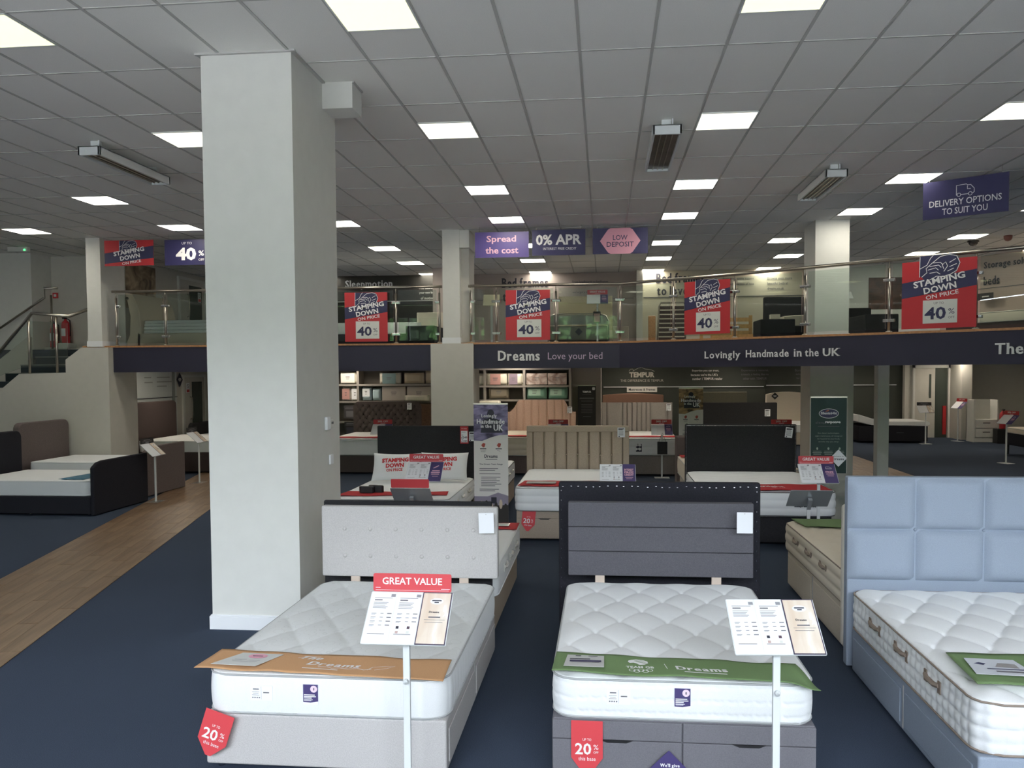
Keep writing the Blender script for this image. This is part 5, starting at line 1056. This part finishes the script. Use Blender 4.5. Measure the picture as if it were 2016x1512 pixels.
# ---- adjustable bed, white unit and bed at the far right
t = empty('adjustable_bed', (8.45, 25.7, 0), label='adjustable bed with raised head section behind the white post', cat='bed')
box('base', F_BK, (-.98, .98, -.7, .7, .05, .50), t, bevel=.02); MB().prism([(-.98, .62), (-.60, .52), (.98, .50), (1.05, .55), (1.02, .63), (-.35, .64), (-.98, .84)], -.7, .7, 'y').build('mattress_pad', TK, t, bevel=.02); MB().box(.1, .3, -.705, -.70, .3, .31).build('pull_handle', CHROME, t)
d_ = board('arrow_sign', .3, .3, WHITEC, (4.37, 15.615, 2.02), 0, poly=[(-.12, -.13), (0, -.13), (.12, 0), (0, .13), (-.12, .13)], label='white pointed wall card jutting from behind the right column', cat='sign'); bars(d_, [(-.1, .06, .02, .02), (-.1, .06, -.03, .02)], LETG)
op = empty('door_3', (9.78, 27.05, 0)); tag(op, kind='structure')
fr = MB(); fr.box(-.06, 0, -.05, .1, 0, 2.42); fr.box(1.0, 1.06, -.05, .1, 0, 2.42); fr.box(-.06, 1.06, -.05, .1, 2.2, 2.42); fr.build('door_frame', PAINT, op)
MB().box(0, 1.0, .04, .049, 0, 2.2).build('opening_back', DG, op); MB().box(0, .62, .0, .04, 0, 2.2).build('door_leaf', PAINTC, op); MB().box(.44, .5, -.01, 0, 1.25, 2.0).build('door_glass', DG, op); MB().box(.86, .96, -.02, .03, .1, 1.0).build('red_panel', REDD, op)
struct('wall_recess_pier', MB().box(10.85, 11.15, 26.2, 27.1, 0, 2.46), PAINTC)
wu = empty('drawer_unit', (11.2, 25.6, 0), label='white tall display unit with drawers near the back right wall', cat='cabinet'); u = MB(); u.box(-.35, .35, -.25, .25, 0, .12).box(-.35, -.31, -.25, .25, .12, 1.25).box(.31, .35, -.25, .25, .12, 1.25).box(-.35, .35, .22, .25, .12, 1.25); u.build('carcass', PAINT, wu)
for k in range(2): d = box('drawer', PAINT, (-.3, .3, -.28, -.0, .15+.27*k, .40+.27*k), wu, bevel=.008); box('drawer_pull', BLACK, (-.1, .1, -.29, -.28, .29+.27*k, .31+.27*k), d)
def extinguisher(lab, x, y, z):
    t = empty('fire_extinguisher', (x, y, z), label=lab, cat='fire extinguisher', group='red fire extinguishers')
    MB().lathe([(.07, 0), (.085, .015), (.085, .4), (.07, .46), (.03, .5), (.025, .53)]).build('cylinder_body', RED, t, True); MB().box(-.02, .02, -.09, .03, .53, .56).box(-.015, .015, -.12, -.02, .57, .585).build('handle', BLACK, t)
    MB().tube([(.03, 0, .54), (.1, 0, .5), (.11, 0, .3), (.1, 0, .15)], .012, 8).build('hose', BLACK, t, True); MB().prism(rectp(-.05, .05, .15, .32), -.087, -.086, 'y').build('instruction_label', WHITEC, t)
extinguisher('red fire extinguisher with black hose behind the far right bed', 11.5, 25.0, .42); extinguisher('red fire extinguisher by the stair landing, nearer the left', -12.12, 17.2, 2.75); extinguisher('red fire extinguisher by the stair landing, nearer the column', -11.85, 17.2, 2.85)
bx = box('extinguisher_stand', BLACK, (11.3, 11.7, 24.85, 25.15, 0, .42), None, bevel=.01, label='low dark stand carrying the extinguisher at the far right', cat='stand')
for s in range(2): box('stair_shelf', PAINT, (-12.25+.27*s, -12.0+.27*s, 17.05, 17.38, 2.69, 2.75 if s == 0 else 2.85), None, label=['low white block under the left landing extinguisher', 'higher white block under the right landing extinguisher'][s], cat='block')
bed('black bed on tall legs with open top at the far right edge', 11.3, 21.2, PI/2, 1.5, 2.3, .55, F_BK, None, None, legs=.25, name='legged_bed'); mattress('cream mattress on the legged bed at the far right edge', 11.3, 21.2, PI/2, .55, 1.5, 2.3, .14, 'plain', 'plain', TKC, PG, n=(16, 20)); box('bed_cover', mat('plum_cloth', (84, 66, 78), .9), (10.7, 12.3, 20.6, 21.8, .692, .705), None, label='plum cover lying on the far right legged bed', cat='cover')
# ---- left aisle beds (feet towards the walkway)
def aisle_bed(lab, mlab, y0, y1, xf, xh, m, hbm, fz, hz, mz_, mh, cover=None):
    cy = (y0+y1)/2; l = xf-xh; w_ = y1-y0
    t = bed(lab, (xf+xh)/2, cy, PI/2, w_, l, mz_, m, dict(k='round', w=w_, z0=.15, z1=hz, th=.12, m=hbm, r=.12), None)
    n = 12; xs_ = [w_/2-w_*i/n for i in range(n+1)]
    MB().prism([(-w_/2, .01), (w_/2, .01)]+[(a, fz-(.11 if False else .0)-(.1*max(0, (a/(w_/2)-.55)/.45)**2 if False else 0)-.09*max(0, (-a/(w_/2)-.7)/.3)**2) for a in xs_], -l/2-.06, -l/2, 'y').build('footboard', m, t, bevel=.02)
    mt = mattress(mlab, (xf+xh)/2+.02, cy, PI/2, mz_, w_-.10, l-.16, mh, 'plain', 'plain', TK, PWT, n=(20, 26), r=.08)
    return t
aisle_bed('black upholstered bed with footboard at the left edge', 'white memory mattress on the black bed at the left edge', 11.72, 13.22, -7.76, -9.95, F_BK, F_BK, .83, 1.2, .30, .24)
aisle_bed('grey upholstered bed beside the stair wall', 'white mattress on the grey bed beside the stair wall', 13.55, 14.92, -8.0, -10.25, F_BG, F_BG, .88, 1.30, .38, .24)
aisle_bed('dark brown upholstered bed under the pale wall panel', 'white mattress on the dark brown bed under the pale panel', 17.0, 18.95, -8.35, -10.25, F_DB, F_DB, .50, 1.52, .45, .25)
aisle_bed('charcoal bed farthest up the left aisle near the door', 'white mattress on the farthest left-aisle bed', 19.6, 21.0, -8.1, -10.2, F_BT, F_BT, .5, .92, .42, .22)
o, wp = runner('teal-blue leaflet runner on the black bed at the left edge', [(-8.35, 11.84), (-7.95, 11.84), (-7.95, 13.0), (-8.25, 13.0)], .545, mat('teal_runner', (62, 112, 136), .7), name='teal_runner')
d_ = board('diamond_sign', .3, .3, LETD, (-10.855, 20.22, 2.0), PI/2, poly=[(0, -.19), (.15, 0), (0, .19), (-.15, 0)], label='dark diamond sign on the pale panel beside the white door', cat='sign'); bars(d_, [(-.06, .06, .03, .02), (-.08, .08, 0, .02), (-.05, .05, -.03, .02)], OFFW)
def no_smoke(x, y, z, rz, lab):
    b = board('warning_sign', .16, .26, WHITEC, (x, y, z), rz, label=lab, cat='sign'); m_ = MB(); m_.strip(circ(0, .05, .05), .01, .001, True); m_.strip([(-.035, .085), (.035, .015)], .01, .001); m_.build('prohibition_print', LETD, b); patch(b, rectp(-.07, .07, -.11, -.04), REDD, 1)
no_smoke(-10.85, 20.62, 1.78, PI/2, 'small no-entry sign on the lower white door'); no_smoke(-10.85, 21.35, 4.2, PI/2, 'small no-entry sign on the upper white door')

# ================================================================== SHELVES WITH BEDDING
SHM = mat('shelf_grey', (150, 144, 138), .6); SHB = mat('shelf_back_dark', (112, 106, 98), .7)
def shelf_unit(lab, x0, x1, ups, levels):
    t = empty('shelf_unit', (x0, 20.5, 0), label=lab, cat='shelf'); W = x1-x0
    box('back_panel', SHB, (0, W, .46, .48, 0, 2.4), t)
    for u in ups: box('upright', SHM, (u-x0-.03, u-x0+.03, 0, .46, 0, 2.4), t)
    for z in levels: box('shelf', SHM, (0, W, 0, .46, z-.03, z), t); box('shelf_lip', SHM, (0, W, -.012, 0, z-.035, z+.015), t)
    box('top_panel', SHM, (0, W, -.01, .46, 2.2, 2.4), t); return t
shelf_unit('grey shelving full of bedding left of the middle column', -7.2, -3.9, [-7.15, -6.25, -3.95], [1.85, 1.42, .9])
shelf_unit('grey shelving full of bedding right of the middle column', -3.3, -.80, [-3.27, -2.98, -1.98, -.83], [1.80, 1.45, .9])
def pack(lab, x0, x1, z0, z1, m, lm=None, name='bedding_pack', soft=True, cat='bedding', grp='packs of bedding on the shelves', prints=None, y=20.55, dpt=.3):
    t = empty(name, ((x0+x1)/2, y, z0), label=lab, cat=cat, group=grp); w_, h_ = x1-x0, z1-z0
    if soft:
        V = []; N_, M_ = 10, 8
        for sd in (-1, 1):
            for q in range(M_+1):
                for p in range(N_+1):
                    u, v = p/N_*2-1, q/M_*2-1; e = max(0, (1-u**6)*(1-v**6))**.45; V.append((u*w_/2, dpt/2+sd*dpt/2*(.25+.75*e), h_/2+v*h_/2*(1-.05*(1-u*u))))
        n1 = (N_+1)*(M_+1); Fq = [((s_*n1+q*(N_+1)+p), (s_*n1+q*(N_+1)+p+1), (s_*n1+(q+1)*(N_+1)+p+1), (s_*n1+(q+1)*(N_+1)+p)) for s_ in range(2) for q in range(M_) for p in range(N_)]
        lp = list(range(N_+1))+[q*(N_+1)+N_ for q in range(1, M_+1)]+[M_*(N_+1)+p for p in range(N_-1, -1, -1)]+[q*(N_+1) for q in range(M_-1, 0, -1)]
        Fq += [(lp[i], lp[(i+1) % len(lp)], n1+lp[(i+1) % len(lp)], n1+lp[i]) for i in range(len(lp))]
        mb = MB(); mb.add(V, Fq); mb.build('body', m, t, True)
    else: box('body', m, (-w_/2, w_/2, 0, dpt, 0, h_), t, bevel=.008)
    if lm:
        a, b, c, d, mm_ = lm; MB().prism(rectp(a*w_-w_/2, b*w_-w_/2, c*h_, d*h_), -.004, .0, 'y').build('label_card', mm_, t)
        q = wall_print(t, (a+b)/2*w_-w_/2, -.006, (c+d)/2*h_); q.name = 'small_print'; q.data = bars(q, [(-w_*.12, w_*.12, h_*.1, h_*.05), (-w_*.1, w_*.1, 0, h_*.03), (-w_*.1, w_*.08, -h_*.1, h_*.03)], LETG).data
        for ch in list(q.children): bpy.data.objects.remove(ch)
        q.data.materials.clear(); q.data.materials.append(LETG)
    return t
PKW_ = mat('white_poly_pack', (226, 222, 206), .35); PKT = mat('teal_poly_pack', (120, 146, 146), .35); PKB = mat('beige_poly_pack', (186, 172, 146), .4); PKG = mat('mint_poly_pack', (128, 176, 156), .35); PKP = mat('pink_card_print', (196, 150, 144), .5); CRT = mat('stone_carton', (176, 168, 160), .7); CLR = mat('ice_blue_pack', (176, 198, 206), .3); PKL = mat('lavender_card_print', (140, 124, 140), .5); SKN = photo_mat('sleeper_photo', [(120, 84, 70), (206, 168, 150), (230, 220, 214)], 5, .8)
pack('white printed pillow pack, first on the left upper shelf', -6.75, -6.30, 1.87, 2.17, PKW_, (.1, .9, .1, .9, OFFW)); pack('teal-labelled pillow pack in the middle of the left upper shelf', -5.72, -5.16, 1.87, 2.15, PKW_, (.18, .8, .0, .95, PKT)); pack('beige pillow pack right of the teal-labelled one', -5.08, -4.55, 1.87, 2.15, PKB); pack('beige pillow half hidden by the middle column casing', -4.52, -4.05, 1.88, 2.2, PKB)
pack('grey-pink slim pack, left on the left lower shelf', -6.70, -6.46, 1.44, 1.78, CRT, (.1, .9, .1, .9, PKP)); pack('white slim pack beside the grey-pink one', -6.45, -6.23, 1.44, 1.78, PKW_, (.1, .9, .1, .9, WHITEC)); pack('ice blue see-through pack on the left lower shelf', -6.17, -5.93, 1.44, 1.78, CLR, (.1, .9, .3, .9, WHITEC)); pack('ice blue see-through pack leaning next to the cartons', -5.90, -5.68, 1.44, 1.75, CLR)
pack('stone coloured carton priced £149 on the left lower shelf', -5.63, -5.02, 1.44, 1.80, CRT, (.2, .8, .2, .8, CRT), soft=False, name='carton', cat='box'); pack('stone coloured carton beside the £149 carton', -4.98, -4.37, 1.44, 1.80, CRT, (.2, .8, .2, .8, CRT), soft=False, name='carton', cat='box'); pack('cream pillow lying in front of the right carton', -5.0, -4.36, 1.43, 1.58, PKW_, y=20.25, dpt=.26)
for k in range(2): e = board('display_poster', .3, .34-.02*k, [mat('grey_print_panel', (70, 68, 70), .6), BLACK][k], (-6.45, 20.45, 1.16-.42*k), 0, label=['upper dark display panel with grey card left of the tufted headboard', 'lower dark display panel with headphone print left of the tufted headboard'][k], cat='sign'); bars(e, [(-.1, .1, .12, .012), (-.12, .12, .08, .012)], LETG); patch(e, rectp(-.1, .1, -.13, .02), LETG if k == 0 else LETD, 1)
box('cabinet', mat('dark_oak', (96, 70, 50), .6, kind='wood', scale=20, amt=.2), (-4.6, -4.15, 20.1, 20.44, 0, 1.36), None, label='brown wooden display cabinet beside the charcoal headboard', cat='cabinet')
pack('cream slim pack at the left end of the right upper shelf', -3.14, -2.99, 1.82, 2.12, PKW_); pack('pillow pack with pink card on the right upper shelf', -2.95, -2.42, 1.82, 2.12, PKW_, (.2, .7, .05, .95, PKP)); pack('pillow pack with lavender card beside the pink one', -2.40, -2.02, 1.82, 2.12, PKW_, (.1, .65, .05, .95, PKL)); pack('pack with sleeping face print on the right upper shelf', -1.93, -1.41, 1.82, 2.12, PKW_, (.0, 1, .05, .98, SKN)); pack('pack with reclining sleeper print at the right end of the upper shelf', -1.39, -.92, 1.82, 2.12, PKW_, (.0, 1, .05, .98, SKN))
pack('crumpled clear pillow pack on the right lower shelf', -2.90, -2.38, 1.47, 1.77, mat('clear_grey_pack', (138, 128, 112), .3), (.15, .9, .3, .8, MC['clear_grey_pack'])); pack('mint green pillow pack, left of two on the lower shelf', -1.93, -1.42, 1.47, 1.77, PKG, (.1, .7, .3, .85, mat('pale_mint_print', (176, 208, 190), .5))); pack('mint green pillow pack, right of two on the lower shelf', -1.38, -.90, 1.47, 1.77, PKG, (.1, .7, .3, .85, MC['pale_mint_print']))
e = box('test_pillow_pile', PKW_, (-3.1, -2.55, 20.1, 20.45, 1.3, 1.44), None, bevel=.05, label='pale loose pillows piled under the right lower shelf', cat='pillow')
e.location.z = 0
box('pillow_stand', SHM, (-3.15, -2.5, 20.05, 20.45, 0, 1.3), None, label='grey stand carrying the loose pillows left of the blush headboard', cat='stand')

# ================================================================== UPPER LEVEL FURNITURE
ZU = 2.69
def on_up(*a, **k): return bed(*a, z=ZU, **k)
t = empty('upholstered_bed', (-10.2, 16.7, ZU), label='cream bed with scrolled headboard on the upper level by the picture', cat='bed')
prof = [(0, 0), (.38, 0), (.40, .4), (.36, .8), (.28, 1.05), (.2, 1.18), (.05, 1.2), (.1, 1.0), (.16, .7), (.14, .3)]
MB().prism(prof, 0, 1.5, 'y').build('headboard', F_CR, t, bevel=.02); box('side_rail', F_CR, (.3, 2.5, 0, 1.5, .05, .33), t, bevel=.02)
for k in range(4): MB().prism(rrect(2.3, 1.4, .05), 0, .068).build('slim_mattress', TK, None, bevel=.018, loc=(-8.65+.01*k, 17.45, ZU+.332+.069*k), label=['lowest', 'second', 'third', 'topmost'][k]+' slim white mattress of the stack on the cream scrolled bed', cat='mattress', group='slim mattresses stacked on the cream bed')
b = board('wall_picture', 1.25, 1.05, photo_mat('figure_photo', [(66, 44, 34), (128, 92, 70), (206, 184, 150)], 2.4, 1.0), (-10.88, 18.6, 4.2), PI/2, th=.02, label='brown-toned picture on the upper left wall', cat='picture')
on_up('dark bed on the upper level behind the first poster', -5.5, 18.8, 0, 2.9, 1.5, .33, F_BT, None); mattress('white mattress on the dark upper-level bed', -5.5, 18.8, 0, ZU+.33, 2.9, 1.5, .26, 'plain', 'plain', TK, PWT, n=(20, 16))
on_up('cream slatted bed end by the middle column upstairs', -3.85, 17.6, 0, .62, 1.0, .45, F_BT, dict(k='plain', w=.6, z0=.45, z1=.8, th=.04, m=TKC), name='display_bed')
cd = empty('price_stand', (-2.30, 16.9, ZU), label='stand with cream blank board seen from behind left of the second poster', cat='price stand'); MB().prism(rectp(-.17, .17, -.13, .13), -.01, 0).build('display_panel', mat('cream_card', (214, 208, 180), .6), cd, loc=(0, 0, .95), rot=(1.1, 0, 0)); MB().box(-.02, .02, .0, .03, 0, .9).box(-.12, .12, -.1, .1, 0, .008).build('pole', WHITEM, cd)
t = empty('guest_bed', (-.52, 17.2, ZU), label='low grey wrapped bed with rounded metal end on the upper level', cat='bed')
box('base', mat('wrapped_grey', (128, 124, 112), .4), (-.62, .62, 0, 1.2, .1, .42), t, bevel=.03); MB().tube([(-.63, -.02, .05), (-.63, -.02, .5), (-.58, -.02, .62), (-.48, -.02, .66), (.45, -.02, .66), (.57, -.02, .62), (.63, -.02, .5), (.63, -.02, .05)], .012, 8).build('end_frame', STEEL, t, True); MB().prism([(-.61, .44), (.61, .44), (.61, .52), (.55, .64), (-.55, .64), (-.61, .54)], 0, .04, 'y').build('wrapped_cushion', mat('clear_wrap', (170, 168, 158), .25), t)
d_ = board('diamond_sign', .2, .2, LETD, (-.51, 17.17, 2.98), 0, poly=[(0, -.08), (.08, 0), (0, .08), (-.08, 0)], label='small dark diamond card on the low grey wrapped bed', cat='sign')
on_up('upper-level bed with pale olive headboard behind the wrapped bed', -.45, 19.8, 0, 1.3, 1.9, .4, F_CR, dict(k='plain', w=1.35, z0=.3, z1=1.35, th=.08, m=fab('pale_olive_weave', (160, 150, 128), 60, .08)))
pst = price_stand('price stand with GREAT VALUE header upstairs before the olive headboard', -.12, 16.6, header='GREAT VALUE', leaf='free', zt=1.03, detail=False); pst.location.z = ZU
hp_ = empty('hanging_pouch', (-.13, 16.55, ZU+.55), label='black framed pouch hanging on the upstairs price stand', cat='pouch'); box('holder', BLACK, (-.075, .075, -.01, .01, -.12, .11), hp_); box('sheet', PKP, (-.06, .06, -.013, -.011, -.1, .07), hp_); MB().tube([(-.05, 0, .11), (0, 0, .2), (.05, 0, .11)], .004, 6).build('cord', BLACK, hp_)
box('storage_box', mat('beige_box', (156, 142, 130), .7), (.2, .55, 18.2, 18.7, ZU, ZU+.45), None, bevel=.01, label='low beige box upstairs beside the olive headboard', cat='box')
fr = empty('leaning_bed_frame', (1.15, 18.0, ZU), label='dark slatted bed frame leaning on the cream wall upstairs', cat='bed frame'); f_ = MB(); f_.tube([(0, .0, 0), (.08, .5, .9), (.12, .55, .98), (.62, .55, .98), (.66, .5, .9), (.6, 0, 0)], .02, 8); f_.build('frame_tube', mat('taupe_metal', (120, 110, 98), .5), fr, True)
for k in range(9): f0 = .06+.1*k; box('slat', F_DB, (.03+.008*k, .62, f0*.55-.01, f0*.55+.01, f0-.035, f0+.035), fr)
box('leaning_board', OAK, (.98, 1.14, 18.3, 18.36, ZU, ZU+.68), None, bevel=.015, label='tan wooden board leaning left of the dark slatted frame', cat='board')
wbd = empty('wooden_bed', (2.75, 18.3, ZU), label='pale pine bed with horizontal rails upstairs behind the third poster', cat='bed'); PINE = mat('pine', (196, 154, 98), .5, kind='wood', scale=20, amt=.15)
for k in range(3): box('rail', PINE, (-.55, .62, .9, .93, .28+.15*k, .37+.15*k), wbd)
for sx in (-.55, .55): box('post', PINE, (sx, sx+.07, .88, .95, 0, .72), wbd)
box('side_rail', PINE, (-.5, .5, -.6, -.57, .1, .24), wbd)
box('black_ottoman', F_BT, (3.0, 3.65, 16.2, 17.0, ZU, ZU+.45), None, bevel=.02, label='low black ottoman box upstairs left of the black headboard', cat='ottoman')
on_up('black upholstered bed upstairs left of the right column', 4.05, 17.6, 0, 1.1, 1.6, .35, F_BT, dict(k='plain', w=1.15, z0=.2, z1=1.06, th=.1, m=F_BT, bv=.03)); MB().prism([(-.25, 0), (.2, .0), (.24, .18), (.5, .26), (.5, .30), (.15, .22), (-.25, .20)], 0, .5, 'y').build('folded_mattress', TKC, None, bevel=.015, loc=(3.85, 16.95, ZU+.352), label='folded grey mattress on the black upstairs bed', cat='mattress')
box('gift_box', TKC, (3.22, 3.4, 16.35, 16.5, ZU+.45, ZU+.55), None, bevel=.005, label='small cream box on the black ottoman', cat='box')
on_up('narrow black bed just right of the right column upstairs', 5.15, 16.6, 0, .6, 1.4, .5, F_BT, dict(k='plain', w=.5, z0=.3, z1=.72, th=.1, m=F_BT), name='display_bed')
b = board('wall_picture', .82, .78, photo_mat('food_photo', [(50, 40, 36), (96, 66, 52), (150, 104, 78), (110, 74, 60)], 4, 1.5), (6.98, 21.28, 4.05), 0, th=.02, label='brown and orange picture on the plain upper wall right of the column', cat='picture')
b = empty('leaflet_stand', (5.85, 20.5, ZU), .3, label='small tilted leaflet stand at the right edge of the right column', cat='stand'); MB().prism(rectp(-.11, .11, -.1, .1), -.01, 0).build('leaflet_board', WHITEM, b, loc=(0, 0, 1.26), rot=(1.0, 0, 0)); MB().box(-.015, .015, 0, .03, 0, 1.22).box(-.12, .12, -.1, .1, 0, .008).build('pole', WHITEM, b)
b = board('small_sign', .42, .16, mat('dark_grey_sign', (60, 58, 58), .5), (8.72, 19.9, 3.82), -1.098, label='small dark sign on the pink wall under Storage solutions', cat='sign'); bars(b, [(-.08, .1, 0, .03)], OFFW)
on_up('storage bed with dark headboard against the pink upper wall', 8.3, 17.8, -1.098-PI/2, 1.4, 1.9, .4, F_DB, dict(k='plain', w=1.5, z0=.2, z1=.95, th=.08, m=F_DB)); mattress('pale mattress on the storage bed by the pink upper wall', 8.3, 17.8, -1.098-PI/2, ZU+.4, 1.4, 1.9, .22, 'plain', 'plain', TKC, PG, n=(16, 20))

# ---- light panels under the mezzanine (same fittings, seen only by their light)
EML = emis('panel_light_low', (255, 242, 222), PANEL_LOW*1.5)
for i, x in enumerate((-9.6, -6.4, -2.2, 1.0, 4.0, 7.4, 10.6)):
    for j, y in enumerate((17.8, 22.8, 26.0)):
        if j and x < -9: continue
        if y == 26.0 and x < 0: continue
        if y == 22.8 and x < 0: y = 20.0
        light_panel(x, y, 2.452, EML, 'ceiling panel under the mezzanine, %s from left, %s row' % (['first', 'second', 'third', 'fourth', 'fifth', 'sixth', 'seventh'][i], ['front', 'middle', 'rear'][j]), grp='square light panels under the mezzanine')
